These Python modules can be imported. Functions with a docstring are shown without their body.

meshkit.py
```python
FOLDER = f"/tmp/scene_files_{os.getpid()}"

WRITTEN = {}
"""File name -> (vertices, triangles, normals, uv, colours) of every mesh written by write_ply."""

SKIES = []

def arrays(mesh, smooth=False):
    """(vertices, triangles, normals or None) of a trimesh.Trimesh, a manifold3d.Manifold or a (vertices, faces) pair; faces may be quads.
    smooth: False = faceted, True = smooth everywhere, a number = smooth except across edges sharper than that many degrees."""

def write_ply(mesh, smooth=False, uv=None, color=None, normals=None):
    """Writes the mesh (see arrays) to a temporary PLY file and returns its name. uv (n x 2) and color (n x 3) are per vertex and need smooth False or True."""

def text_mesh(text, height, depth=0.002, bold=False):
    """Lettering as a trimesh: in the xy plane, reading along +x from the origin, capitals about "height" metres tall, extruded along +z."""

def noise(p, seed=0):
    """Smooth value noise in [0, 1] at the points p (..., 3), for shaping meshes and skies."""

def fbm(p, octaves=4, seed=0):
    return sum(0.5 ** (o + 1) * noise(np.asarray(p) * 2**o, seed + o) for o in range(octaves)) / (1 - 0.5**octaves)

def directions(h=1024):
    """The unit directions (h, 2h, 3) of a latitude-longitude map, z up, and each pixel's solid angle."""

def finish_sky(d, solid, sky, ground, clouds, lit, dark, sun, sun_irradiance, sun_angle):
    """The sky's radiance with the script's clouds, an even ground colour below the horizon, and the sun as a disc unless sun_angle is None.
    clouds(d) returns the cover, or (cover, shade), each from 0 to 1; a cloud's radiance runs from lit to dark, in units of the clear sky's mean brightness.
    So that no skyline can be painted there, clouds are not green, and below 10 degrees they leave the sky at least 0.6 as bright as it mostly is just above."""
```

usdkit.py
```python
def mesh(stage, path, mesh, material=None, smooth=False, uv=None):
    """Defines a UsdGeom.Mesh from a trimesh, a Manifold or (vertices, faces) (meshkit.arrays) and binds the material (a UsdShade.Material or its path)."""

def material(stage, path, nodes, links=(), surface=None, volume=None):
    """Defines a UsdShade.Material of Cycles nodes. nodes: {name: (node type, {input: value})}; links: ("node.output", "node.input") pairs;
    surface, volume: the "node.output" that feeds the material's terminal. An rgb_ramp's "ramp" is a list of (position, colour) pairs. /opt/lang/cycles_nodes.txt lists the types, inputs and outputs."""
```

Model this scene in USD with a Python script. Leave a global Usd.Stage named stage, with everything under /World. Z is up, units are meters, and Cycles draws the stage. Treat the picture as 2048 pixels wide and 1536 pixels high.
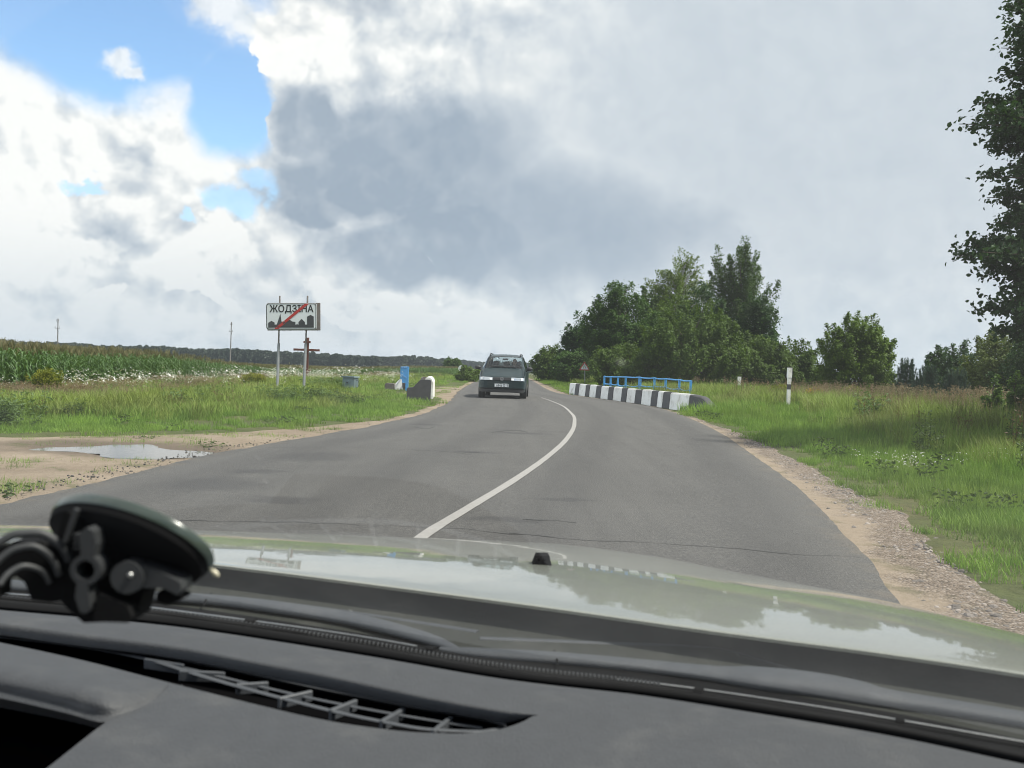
import math
import numpy as np
import trimesh
import shapely.geometry as sg
import shapely.ops as so
import usdkit, meshkit
from pxr import Usd, UsdGeom, UsdLux, UsdShade, Gf, Sdf, Vt

stage = Usd.Stage.CreateInMemory()
UsdGeom.SetStageUpAxis(stage, "Z")
UsdGeom.SetStageMetersPerUnit(stage, 1.0)
UsdGeom.Xform.Define(stage, "/World")
UsdGeom.Scope.Define(stage, "/World/Looks")

# ------------------------------------------------------------------ camera
F_PX, EYE = 1900.0, np.array([0.0, 0.0, 1.15])          # focal length in pixels of the 2048 wide photograph
_r, _p = math.atan(.037), math.atan(31.3 / F_PX)
_f = np.array([0, math.cos(_p), -math.sin(_p)])
_u0 = np.array([0, math.sin(_p), math.cos(_p)])
_x0 = np.array([1.0, 0, 0])
_R, _U = math.cos(_r) * _x0 + math.sin(_r) * _u0, -math.sin(_r) * _x0 + math.cos(_r) * _u0
cam = UsdGeom.Camera.Define(stage, "/World/camera")
cam.AddTransformOp().Set(Gf.Matrix4d(*_R, 0, *_U, 0, *(-_f), 0, *EYE, 1))
cam.CreateHorizontalApertureAttr(36.0)
cam.CreateVerticalApertureAttr(27.0)
FOCAL = 36.0 * F_PX / 2048
cam.CreateFocalLengthAttr(FOCAL)
cam.CreateClippingRangeAttr(Gf.Vec2f(0.05, 5000))
cam.CreateFStopAttr(FOCAL / 2.8)
cam.CreateFocusDistanceAttr(22.0)
cam.CreateExposureAttr(0.95)

def ray(u, v):
    return _f + (u - 1024) / F_PX * _R + (768 - v) / F_PX * _U
def gp(u, v, z=0.0):
    d = ray(u, v)
    return EYE + d * ((z - EYE[2]) / d[2])
def at(u, v, y):
    d = ray(u, v)
    return EYE + d * (y / d[1])

# ------------------------------------------------------------------ materials
def M(name, nodes, links=(), surface="p.BSDF", volume=None):
    return usdkit.material(stage, "/World/Looks/" + name, nodes, links, surface=surface, volume=volume)

# ------------------------------------------------------------------ sky and sun
SUN_EL, SUN_AZ = math.radians(59), math.radians(104)      # azimuth measured from +y (ahead) towards +x (right)
sun_dir = np.array([math.cos(SUN_EL) * math.sin(SUN_AZ), math.cos(SUN_EL) * math.cos(SUN_AZ), math.sin(SUN_EL)])

def azel(u, v):
    d = ray(u, v); d = d / np.linalg.norm(d)
    return math.atan2(d[0], d[1]), math.asin(d[2])

class G:
    """A small builder for node graphs."""
    def __init__(s): s.n, s.l, s.k = {}, [], 0
    def __call__(s, kind, ins=None, out=None, **links):
        s.k += 1; name = f"n{s.k}"
        s.n[name] = (kind, ins or {})
        for k, v in links.items(): s.l.append((v, f"{name}.{k}"))
        return f"{name}.{out}" if out else name
    def math(s, op, a, b=None, c=None, clamp=False):
        ins, links = {"math_type": op, "use_clamp": clamp}, {}
        for k, v in (("value1", a), ("value2", b), ("value3", c)):
            if isinstance(v, str): links[k] = v
            elif v is not None: ins[k] = float(v)
        return s("math", ins, "value", **links)
    def step(s, x, a, b, lo=0.0, hi=1.0, kind="smoothstep"):
        return s("map_range", {"range_type": kind, "from_min": a, "from_max": b, "to_min": lo, "to_max": hi, "clamp": True}, "result", value=x)
    def mixc(s, fac, a, b):
        ins, links = {}, {}
        for k, v in (("fac", fac), ("a", a), ("b", b)):
            if isinstance(v, str): links[k] = v
            else: ins[k] = v
        return s("mix_color", ins, "result", **links)
    def noise(s, vec, scale, detail=4, rough=.5, dist=0., out="fac"):
        return s("noise_texture", {"scale": scale, "detail": float(detail), "roughness": rough, "distortion": dist}, out, vector=vec)
    def blobs(s, vec, items):
        """Smallest normalised distance to a list of ellipses given as (u, v, radius_u, radius_v[, degrees]) in photograph pixels."""
        best = None
        for it in items:
            u, v, ru, rv = it[:4]; rot = math.radians(it[4]) if len(it) > 4 else 0.0
            a, e = azel(u, v)
            a0, e0 = azel(u - 10, v); ppr = 10 / math.hypot(a - a0, e - e0)
            ru, rv = ru / ppr, rv / ppr
            # texture-type mapping: (v - location) rotated back, divided by scale
            m = s("mapping", {"mapping_type": "texture", "location": (a, e, 0), "rotation": (0, 0, rot), "scale": (ru, rv, 1)}, "vector", vector=vec)
            d = s("vector_math", {"math_type": "length"}, "value", vector1=m)
            best = d if best is None else s.math("minimum", best, d)
        return best

def build_sky():
    g = G()
    d = g("texture_coordinate", {}, "generated")
    xyz = g("separate_xyz", {}, vector=d)
    az = g.math("arctan2", f"{xyz}.x", f"{xyz}.y"); el = g.math("arcsine", f"{xyz}.z")
    p = g("combine_xyz", {}, "vector", x=az, y=el)
    def warp(amount, scale, detail, rough=.55):
        n = g.noise(d, scale, detail, rough, out="color")
        n = g("vector_math", {"math_type": "subtract", "vector2": (.5, .5, .5)}, "vector", vector1=n)
        n = g("vector_math", {"math_type": "multiply", "vector2": (amount, amount, 0)}, "vector", vector1=n)
        return g("vector_math", {"math_type": "add"}, "vector", vector1=p, vector2=n)
    pw = warp(.13, 9, 9, .58)          # billowy warp
    ps = warp(.10, 5, 3, .5)           # soft warp
    sky = g("sky_texture", {"sky_type": "single_scattering", "sun_disc": False, "sun_elevation": SUN_EL, "sun_rotation": SUN_AZ, "altitude": 160.0, "air_density": 1.0, "aerosol_density": 0.7, "ozone_density": 1.2}, "color")
    sky = g("mix_color", {"blend_type": "multiply", "fac": 1.0, "b": (.70, .80, .84), "use_clamp": False}, "result", a=sky)
    W = CLOUD_WHITE
    fb = g.noise(d, 9, 9, .58)
    def billow(vec):                                           # cauliflower heads: rounded cells on rounded cells
        w = g.noise(vec, 16, 3, .55, out="color")
        w = g("vector_math", {"math_type": "subtract", "vector2": (.5, .5, .5)}, "vector", vector1=w)
        w = g("vector_math", {"math_type": "multiply", "vector2": (.075, .075, .075)}, "vector", vector1=w)
        v = g("vector_math", {"math_type": "add"}, "vector", vector1=vec, vector2=w)
        a_ = g("voronoi_texture", {"feature": "f1", "scale": 12.0, "detail": 2.0, "roughness": .5, "lacunarity": 2.3}, "distance", vector=v)
        n_ = g.noise(vec, 9, 6, .6)
        return g.math("add", g.math("multiply", a_, -.62), n_)
    up = g("vector_math", {"math_type": "add", "vector2": (.010, .002, .016)}, "vector", vector1=d)
    relief = g.math("subtract", billow(d), billow(up))         # > 0 where the cloud falls away towards the light
    # ---- where the blue shows
    hole_d = g.blobs(ps, [(200, 20, 330, 190), (470, 200, 105, 110), (-150, -150, 500, 260)])
    gap_d = g.blobs(pw, [(500, 385, 42, 30), (455, 430, 36, 30), (170, 350, 30, 14), (365, 470, 20, 14)])
    puff_d = g.blobs(pw, [(240, 130, 46, 34), (280, 152, 30, 20), (440, 15, 62, 45), (500, 60, 70, 40)])
    away = g.step(g.noise(d, 2.6, 7, .55), .54, .66)           # broken cloud over the rest of the sky
    inview = g.step(g.blobs(p, [(1024, 400, 1500, 900)]), .8, 1.25)
    away = g.math("multiply", away, inview)
    hole = g.step(g.math("add", hole_d, g.math("multiply", g.math("subtract", fb, .5), 1.1)), .72, 1.15, 1, 0)
    gap = g.step(gap_d, .5, 1.25, .75, 0)
    puff = g.step(puff_d, .55, 1.35, 1, 0)
    blue = g.math("maximum", g.math("maximum", hole, gap), away)
    # crisp cumulus wall to the right of the hole
    wall_d = g.blobs(pw, [(760, 160, 235, 210), (560, 90, 60, 60), (800, 400, 280, 190), (600, 250, 90, 120)])
    wall = g.step(wall_d, .93, 1.06, 1, 0)
    blue = g.math("multiply", blue, g.math("subtract", 1.0, wall))
    blue = g.math("multiply", blue, g.math("subtract", 1.0, g.math("multiply", puff, .8)))
    # ---- how dark the cloud is: 0 white .. 1 slate
    pd = warp(.075, 7, 7, .55)
    dark_a = g.blobs(pd, [(780, 330, 260, 140, 14), (880, 480, 250, 92, 5), (610, 255, 90, 75), (640, 420, 70, 44)])
    dark_b = g.blobs(ps, [(1120, 440, 520, 175), (850, 380, 380, 220, 8)])
    wob = g.math("multiply", g.math("subtract", fb, .5), .55)
    dark = g.math("maximum", g.step(g.math("add", dark_a, wob), .62, 1.14, .92, 0), g.step(g.math("add", dark_b, wob), .35, 1.15, .84, 0))
    right_d = g.blobs(p, [(1700, 150, 900, 700)])
    right = g.step(right_d, .35, 1.3, .50, 0)
    base_d = g.blobs(ps, [(330, 555, 190, 42), (500, 570, 110, 40), (90, 590, 130, 30), (250, 470, 70, 60), (270, 320, 60, 60), (860, 565, 240, 26), (1100, 560, 300, 40), (690, 20, 150, 40)])
    base = g.step(g.math("add", base_d, g.math("multiply", g.math("subtract", fb, .5), 1.0)), .2, 1.3, .36, 0)
    rest = g.math("multiply", g.step(g.noise(d, 1.9, 5, .5), .38, .68, 0, .85), inview)
    shade = g.math("maximum", g.math("maximum", dark, right), g.math("maximum", base, rest))
    # general mottling and small bright tops lower down
    calm = g.math("subtract", 1.0, g.math("minimum", g.math("add", g.math("multiply", right, 1.8), g.math("multiply", dark, .62)), .88))
    shade = g.math("add", shade, g.math("multiply", g.math("multiply", relief, calm), -1.5))
    shade = g.math("add", shade, .06)
    low_d = g.blobs(pw, [(640, 590, 60, 34), (760, 625, 42, 30), (690, 640, 90, 16), (930, 660, 34, 22), (215, 590, 34, 18), (390, 600, 60, 16), (60, 500, 55, 60), (180, 490, 60, 34), (430, 500, 70, 40)])
    low = g.step(low_d, .55, 1.2, .55, 0)
    shade = g.math("subtract", shade, low)
    shade = g.math("minimum", g.math("maximum", shade, 0.0), 1.0)
    ramp = g("rgb_ramp", {"ramp": [(0, W * np.array([1.0, .995, .985])), (.25, W * np.array([.79, .815, .84])), (.5, W * np.array([.62, .67, .73])), (1, W * np.array([.36, .435, .53]))]}, "color", fac=shade)
    # the band of milky air just over the horizon
    hz = g.step(el, 0.0, .16, .62, 0)
    cloud = g.mixc(hz, ramp, tuple(W * np.array([.57, .65, .73])))
    col = g.mixc(blue, cloud, sky)
    col = g.mixc(g.step(el, -.02, .0, 1, 0), col, tuple(W * np.array([.06, .065, .045])))
    b = g("background_shader", {"strength": SKY_STRENGTH}, "background", color=col)
    return M("sky_air", g.n, g.l, surface=b)

SKY_STRENGTH, CLOUD_WHITE = 0.15, 3.9
dome = UsdLux.DomeLight.Define(stage, "/World/sky")
dome.CreateIntensityAttr(1.0)
UsdShade.MaterialBindingAPI.Apply(dome.GetPrim()).Bind(build_sky())
sun = UsdLux.DistantLight.Define(stage, "/World/sun")
sun.CreateNormalizeAttr(True)
sun.CreateIntensityAttr(1.0)
sun.CreateAngleAttr(5.0)
sun.CreateColorAttr(Gf.Vec3f(1.0, .95, .86))
_z = sun_dir; _x = np.cross([0, 0, 1.0], _z); _x /= np.linalg.norm(_x); _y = np.cross(_z, _x)
sun.AddTransformOp().Set(Gf.Matrix4d(*_x, 0, *_y, 0, *_z, 0, 0, 0, 50, 1))

# ------------------------------------------------------------------ helpers for prims
_used = {}
def _name(parent, name):
    k = _used.get((parent, name), 0); _used[(parent, name)] = k + 1
    return f"{parent}/{name}" + (f"_{k:03d}" if k else "")
def _tag(prim, label=None, cat=None, group=None, kind=None):
    for k, v in (("label", label), ("category", cat), ("group", group), ("kind", kind)):
        if v: prim.SetCustomDataByKey(k, v)
def thing(name, label=None, cat=None, loc=(0, 0, 0), rz=0.0, group=None, kind=None, scale=None):
    x = UsdGeom.Xform.Define(stage, _name("/World", name))
    x.AddTranslateOp().Set(Gf.Vec3d(*map(float, loc)))
    if rz: x.AddRotateZOp().Set(math.degrees(rz))
    if scale: x.AddScaleOp().Set(Gf.Vec3f(scale, scale, scale))
    _tag(x.GetPrim(), label, cat, group, kind)
    return str(x.GetPath())
def part(parent, name, mesh, m, smooth=False, label=None, kind=None, uv=None):
    q = usdkit.mesh(stage, _name(parent, name), mesh, m, smooth=smooth, uv=uv)
    _tag(q.GetPrim(), label, None, None, kind)
    return str(q.GetPath())
def solo(name, mesh, m, label=None, cat=None, kind=None, group=None, smooth=False, uv=None):
    q = usdkit.mesh(stage, _name("/World", name), mesh, m, smooth=smooth, uv=uv)
    _tag(q.GetPrim(), label, cat, group, kind)
    return str(q.GetPath())
def copy_of(src, name, label, cat, loc, rz=0.0, group=None):
    x = UsdGeom.Xform.Define(stage, _name("/World", name))
    x.GetPrim().GetReferences().AddInternalReference(src)
    x.ClearXformOpOrder()
    x.AddTranslateOp().Set(Gf.Vec3d(*map(float, loc)))
    x.AddRotateZOp().Set(math.degrees(rz))
    x.GetPrim().SetInstanceable(True)
    _tag(x.GetPrim(), label, cat, group)
    return str(x.GetPath())

def box(sx, sy, sz, c=(0, 0, 0), bev=0.0):
    """A box with chamfered edges, centred at c."""
    if bev <= 0:
        m = trimesh.creation.box([sx, sy, sz])
    else:
        h = np.array([sx, sy, sz]) / 2; pts = []
        for s in np.ndindex(2, 2, 2):
            s = np.array(s) * 2 - 1
            for k in range(3):
                q = h - bev; q[k] = h[k]; pts.append(s * q)
        m = trimesh.convex.convex_hull(np.array(pts))
    m.apply_translation(c)
    return m
def rot(m, axis, deg, point=(0, 0, 0)):
    m.apply_transform(trimesh.transformations.rotation_matrix(math.radians(deg), axis, point)); return m
def tube(pts, rad, n=8, caps=True):
    """A tapered tube along points; rad is a number or one per point."""
    P = np.asarray(pts, float); k = len(P)
    rad = np.broadcast_to(np.asarray(rad, float), k)
    T = np.gradient(P, axis=0); T /= np.linalg.norm(T, axis=1, keepdims=True)
    ref = np.array([0, 0, 1.0]) if abs(T[:, 2]).mean() < .9 else np.array([1.0, 0, 0])
    A = np.cross(T, ref); A /= np.maximum(np.linalg.norm(A, axis=1, keepdims=True), 1e-9)
    B = np.cross(T, A)
    an = np.linspace(0, 2 * np.pi, n, endpoint=False)
    V = (P[:, None] + rad[:, None, None] * (np.cos(an)[None, :, None] * A[:, None] + np.sin(an)[None, :, None] * B[:, None])).reshape(-1, 3)
    f = []
    for i in range(k - 1):
        for j in range(n):
            a, b = i * n + j, i * n + (j + 1) % n
            f += [[a, b + n, b], [a, a + n, b + n]]
    if caps:
        V = np.vstack([V, P[0], P[-1]]); c0, c1 = len(V) - 2, len(V) - 1
        for j in range(n):
            f += [[c0, j, (j + 1) % n], [c1, (k - 1) * n + (j + 1) % n, (k - 1) * n + j]]
    return trimesh.Trimesh(V, np.array(f), process=False)
def extrude(poly, d):
    if not hasattr(poly, "exterior") and not hasattr(poly, "geoms"): poly = sg.Polygon(poly)
    parts = [trimesh.creation.extrude_polygon(g, d, engine="earcut") for g in getattr(poly, "geoms", [poly])]
    return cat(parts)
def cat(ms): return trimesh.util.concatenate(list(ms))
def moved(m, t): m = m.copy(); m.apply_translation(t); return m
def frame(m, O, X, Y, Z):
    """Places a mesh given in local axes with origin O and axes X, Y, Z."""
    T = np.eye(4); T[:3, 0], T[:3, 1], T[:3, 2], T[:3, 3] = X, Y, Z, O
    m = m.copy(); m.apply_transform(T); return m
def grid(P):
    """(rows, cols, 3) points as a sheet, and uv in 0..1."""
    r, c = P.shape[:2]; i = np.arange(r * c).reshape(r, c)
    q = np.stack([i[:-1, :-1], i[:-1, 1:], i[1:, 1:], i[1:, :-1]], -1).reshape(-1, 4)
    f = np.vstack([q[:, [0, 1, 2]], q[:, [0, 2, 3]]])
    uv = np.stack(np.meshgrid(np.linspace(0, 1, c), np.linspace(0, 1, r)), -1).reshape(-1, 2)
    return trimesh.Trimesh(P.reshape(-1, 3), f, process=False), uv
def resample(pts, n=None, step=None):
    """Smooth curve (Catmull-Rom through the points), evenly spaced."""
    from scipy.interpolate import PchipInterpolator
    P = np.asarray(pts, float)
    s = np.r_[0, np.cumsum(np.linalg.norm(np.diff(P, axis=0), axis=1))]
    f = PchipInterpolator(s, P)
    n = n or max(2, int(s[-1] / step) + 1)
    return f(np.linspace(0, s[-1], n))

def plain(name, color, rough=.6, var=.12, scale=6.0, metallic=0.0, bump=0.0, bscale=40.0, spec=.5, coat=0.0, dirt=None, dirt_scale=3.0, dirt_at=(.5, .7)):
    """A painted or bare surface with slight unevenness of tone and gloss, dirt blotches and fine relief."""
    g = G(); c = np.array(color, float)
    pos = g("geometry", {}, "position")
    n = g.noise(pos, scale, 5, .6)
    col = g("rgb_ramp", {"ramp": [(.25, c * (1 - var)), (.75, np.minimum(c * (1 + var), .95))]}, "color", fac=n)
    if dirt is not None:
        dn = g.noise(pos, dirt_scale, 8, .65)
        col = g.mixc(g.step(dn, dirt_at[0], dirt_at[1], 0, .85), col, tuple(dirt))
    ins = {"metallic": metallic, "specular_ior_level": spec, "coat_weight": coat}
    links = dict(base_color=col, roughness=g.step(n, .2, .8, max(.02, rough - .08), min(1, rough + .08), "linear"))
    if bump:
        links["normal"] = g("bump", {"strength": 1.0, "distance": bump}, "normal", height=g.noise(pos, bscale, 4, .6))
    p = g("principled_bsdf", ins, "BSDF", **links)
    return M(name, g.n, g.l, surface=p)

# ------------------------------------------------------------------ the lie of the land
RIGHT_EDGE = np.array([(1.6, -40), (1.75, 0), (2.06, 4.7), (2.25, 5.6), (2.41, 6.3), (2.58, 7.2), (2.83, 8.5), (3.1, 10.1), (3.43, 12.4), (3.74, 14.8), (4.24, 18.7), (4.65, 23), (4.98, 28), (5.08, 32), (4.55, 37), (3.3, 43), (2.45, 48), (2.15, 55), (2.1, 68), (2.1, 90), (1.4, 140), (-3, 240), (-14, 420)])
LEFT_EDGE = np.array([(-4.1, -40), (-4.05, 0), (-3.95, 6), (-3.82, 7.1), (-3.75, 8.7), (-3.61, 11.4), (-3.1, 14.7), (-2.5, 18.7), (-2.1, 24), (-2.02, 30), (-2.2, 36), (-2.5, 44), (-2.7, 55), (-2.9, 68), (-3.1, 90), (-4.2, 140), (-9, 240), (-21, 420)])
GRAVEL_EDGE = np.array([(2.6, -40), (2.65, 0), (2.70, 4.2), (2.92, 5.4), (3.24, 6.9), (3.48, 7.8), (3.64, 8.7), (3.85, 9.8), (4.0, 11.3), (4.22, 12.9), (4.45, 15.2), (4.8, 18.7), (5.0, 23), (5.16, 28), (5.22, 32), (4.72, 37), (3.6, 43), (2.85, 48), (2.75, 55), (2.7, 68), (2.6, 90), (1.9, 140), (-2.5, 240), (-13.5, 420)])
DIRT_EDGE = np.array([(-13, -40), (-12.5, 0), (-10.5, 8), (-8.3, 12.2), (-6.06, 14.0), (-4.75, 15.2), (-3.85, 17.0), (-2.95, 19.6), (-2.4, 24), (-2.32, 30), (-2.7, 35), (-4.6, 39), (-5.2, 46), (-4.4, 53), (-3.2, 57), (-3.3, 68), (-3.5, 90), (-4.6, 140), (-9.4, 240), (-21.5, 420)])
from scipy.interpolate import PchipInterpolator as _PI
def _x_of(E):
    f = _PI(E[:, 1], E[:, 0]); return lambda y: f(np.clip(y, -40, 420))
xr, xl, xg, xd = map(_x_of, (RIGHT_EDGE, LEFT_EDGE, GRAVEL_EDGE, DIRT_EDGE))
def edge_noise(y, seed, amp, sc):
    y = np.asarray(y, float)
    return amp * (meshkit.fbm(np.stack([y * sc, 0 * y, 0 * y + seed], -1), 4, seed) - .5) * 2
def height(x, y):
    """Height of the ground: level by the road, falling to the maize on the left and far away, a low bank on the right."""
    x, y = np.asarray(x, float), np.asarray(y, float)
    dl, dr = np.clip(xd(y) - x, 0, None), np.clip(x - xg(y), 0, None)
    z = -.03 - .62 * np.clip((dl - 3.5) / 11, 0, 1) ** 1.2 + .05 * np.clip(dr / 5, 0, 1) - .25 * np.clip((dr - 8) / 25, 0, 1)
    z = z - .06 * np.clip(np.minimum(x - xd(y) - .12, xg(y) - .12 - x) / .25, 0, 1)
    d = np.hypot(x, y)
    z = z - 3.2 * np.clip((d - 150) / 600, 0, 1)
    amp = .02 + .05 * np.clip(np.maximum(dl, dr) / 4, 0, 1)
    return z + amp * (meshkit.fbm(np.stack([x * .8, y * .8, 0 * x], -1), 4, 3) - .5) * 2

# ground sheet out to the horizon
_gx = np.r_[-2200, -1500, -1000, -700, -500, -380, -280, -200, -150, np.arange(-120, -30, 3), np.arange(-30, -14, .8), np.arange(-14, 16, .3), np.arange(16, 40, 1.2), np.arange(40, 120, 4), 150, 200, 280, 380, 500, 700, 1000, 1500, 2200]
_gy = np.r_[-400, -200, -100, -50, -20, np.arange(-10, 4, 1), np.arange(4, 40, .3), np.arange(40, 100, 1.2), np.arange(100, 220, 5), 240, 280, 330, 400, 500, 650, 800, 1000, 1400, 2000, 2800]
X, Y = np.meshgrid(_gx, _gy)
ground_mesh, _ = grid(np.stack([X, Y, height(X, Y)], -1))
g = G(); pos = g("geometry", {}, "position")
n1, n2 = g.noise(pos, .35, 6, .6), g.noise(pos, 5, 6, .65)
c = g("rgb_ramp", {"ramp": [(.3, (.055, .075, .022)), (.5, (.075, .088, .03)), (.7, (.105, .095, .045))]}, "color", fac=n1)
c = g.mixc(g.step(n2, .35, .7, 0, .55), c, (.045, .05, .02))
p = g("principled_bsdf", {"roughness": .95, "specular_ior_level": .2}, "BSDF", base_color=c, normal=g("bump", {"distance": .06}, "normal", height=n2))
solo("ground", ground_mesh, M("meadow_soil", g.n, g.l, surface=p), kind="structure", label="grassy ground of the verges and fields", smooth=True)

# ------------------------------------------------------------------ road
ys = np.r_[np.arange(-30, 2, 1), np.arange(2, 60, .12), np.arange(60, 120, 1), np.arange(120, 421, 6)]
L_, R_ = xl(ys) + edge_noise(ys, 5, .07, 1.6) + edge_noise(ys, 6, .03, 7), xr(ys) + edge_noise(ys, 7, .03, .9) + edge_noise(ys, 8, .012, 6)
tt = np.linspace(0, 1, 25)
PX = L_[:, None] + (R_ - L_)[:, None] * tt
camber = .03 * (1 - (2 * tt - 1) ** 2)
zroad = np.where(ys > 150, -3.2 * np.clip((ys - 150) / 600, 0, 1), 0)
PZ = 0 * PX + camber[None] - .024 + zroad[:, None]
road_pts = np.stack([PX, np.repeat(ys[:, None], 25, 1), PZ], -1)
# the slab's broken edges turn down into the shoulder
sk = np.array([0, 0, .06])
road_pts = np.concatenate([road_pts[:, :1] - sk, road_pts, road_pts[:, -1:] - sk], 1)
road_mesh, road_uv = grid(road_pts)
road_uv[:, 1] = np.repeat(ys, 27)
def road_z(x, y):
    t = (x - xl(y)) / (xr(y) - xl(y)); return -.024 + .03 * (1 - (2 * np.clip(t, 0, 1) - 1) ** 2)

g = G(); pos = g("geometry", {}, "position"); uv = g("uvmap", {"attribute": "st"}, "UV")
sp = g("separate_xyz", {}, vector=uv)
grain = g.noise(pos, 55, 3, .7); grain2 = g("voronoi_texture", {"scale": 95.0}, "distance", vector=pos)
blotch = g.noise(pos, .7, 9, .7); streak = g.noise(g("mapping", {"scale": (3.2, .16, 1)}, "vector", vector=pos), 1.3, 6, .6)
c = g("rgb_ramp", {"ramp": [(.28, (.049, .048, .047)), (.5, (.069, .0675, .066)), (.72, (.090, .0875, .084))]}, "color", fac=g.math("add", g.math("multiply", blotch, .55), g.math("multiply", streak, .45)))
c = g.mixc(g.step(grain, .42, .66, 0, .6), c, (.145, .14, .132))
c = g.mixc(g.step(grain2, .0, .4, .62, 0), c, (.026, .025, .024))
# slightly polished wheel paths
wp = None
for a in (.14, .37, .63, .87):
    d = g.math("absolute", g.math("subtract", f"{sp}.x", a)); d = g.step(d, .015, .06, 1, 0)
    wp = d if wp is None else g.math("maximum", wp, d)
c = g.mixc(g.math("multiply", wp, g.step(blotch, .35, .65, .15, .5)), c, (.047, .046, .046))
# tar bleeding and damp stains on the left lane
stain = None
for (u_, v_, ru, rv) in ((640, 912, .55, .35), (430, 966, .5, .28), (520, 941, .3, .13), (1040, 867, .6, .12), (950, 905, .45, .07), (850, 848, .4, .14), (1130, 1000, .3, .05), (560, 1000, .35, .1), (1010, 1040, .35, .06)):
    q = gp(u_, v_)
    wv = g("vector_math", {"math_type": "add"}, "vector", vector1=pos, vector2=g("vector_math", {"math_type": "multiply", "vector2": (.5, .5, 0)}, "vector", vector1=g.noise(pos, 4, 5, .6, out="color")))
    m_ = g("mapping", {"mapping_type": "texture", "location": (q[0] + .25, q[1] + .25, 0), "scale": (ru, rv * 2.2, 50)}, "vector", vector=wv)
    d = g("vector_math", {"math_type": "length"}, "value", vector1=m_)
    d = g.step(d, .4, 1.2, .5, 0)
    stain = d if stain is None else g.math("maximum", stain, d)
c = g.mixc(stain, c, (.034, .034, .036))
# sand washed on to the edges
ed = g.math("minimum", f"{sp}.x", g.math("subtract", 1.0, f"{sp}.x"))
c = g.mixc(g.math("multiply", g.step(ed, .0, .085, 1, 0), g.step(g.noise(pos, 3, 7, .65), .4, .7, 0, .8)), c, (.16, .13, .095))
bmp = g("bump", {"distance": .006}, "normal", height=g.math("add", grain, grain2))
p = g("principled_bsdf", {"roughness": .82, "specular_ior_level": .35}, "BSDF", base_color=c, normal=bmp)
asphalt = M("asphalt", g.n, g.l, surface=p)
road = thing("road", "narrow grey asphalt country road bending over the bridge", None, kind="structure")
part(road, "carriageway", road_mesh, asphalt, smooth=True, uv=road_uv)

# worn white centre line
g = G(); pos = g("geometry", {}, "position")
w = g.noise(pos, 26, 8, .75)
c = g.mixc(g.step(w, .34, .66, .36, .08), (.30, .29, .275), (.12, .115, .11))
p = g("principled_bsdf", {"roughness": .7}, "BSDF", base_color=c)
line_paint = M("worn_line_paint", g.n, g.l, surface=p)
CL = resample([(-1.02, 1), (-.85, 3.6), (-.56, 6.3), (-.33, 7.6), (.03, 9.55), (.49, 12.4), (.93, 15.7), (1.35, 20.1), (1.6, 24.6), (1.66, 29.4), (1.5, 34), (1.2, 38.5)], step=.15)
T = np.gradient(CL, axis=0); T /= np.linalg.norm(T, axis=1, keepdims=True); N = np.stack([T[:, 1], -T[:, 0]], 1)
hw = np.interp(CL[:, 1], [6, 24, 38], [.046, .040, .026]) + .008 * (meshkit.fbm(np.c_[CL * 3, 0 * CL[:, :1]], 3, 4) - .5)
P2 = np.stack([CL - N * hw[:, None], CL - N * 0, CL + N * hw[:, None]], 1)
P3 = np.concatenate([P2, (road_z(P2[..., 0], P2[..., 1]) + .004)[..., None]], -1)
part(road, "centre_line", grid(P3)[0], line_paint, smooth=True)
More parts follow.
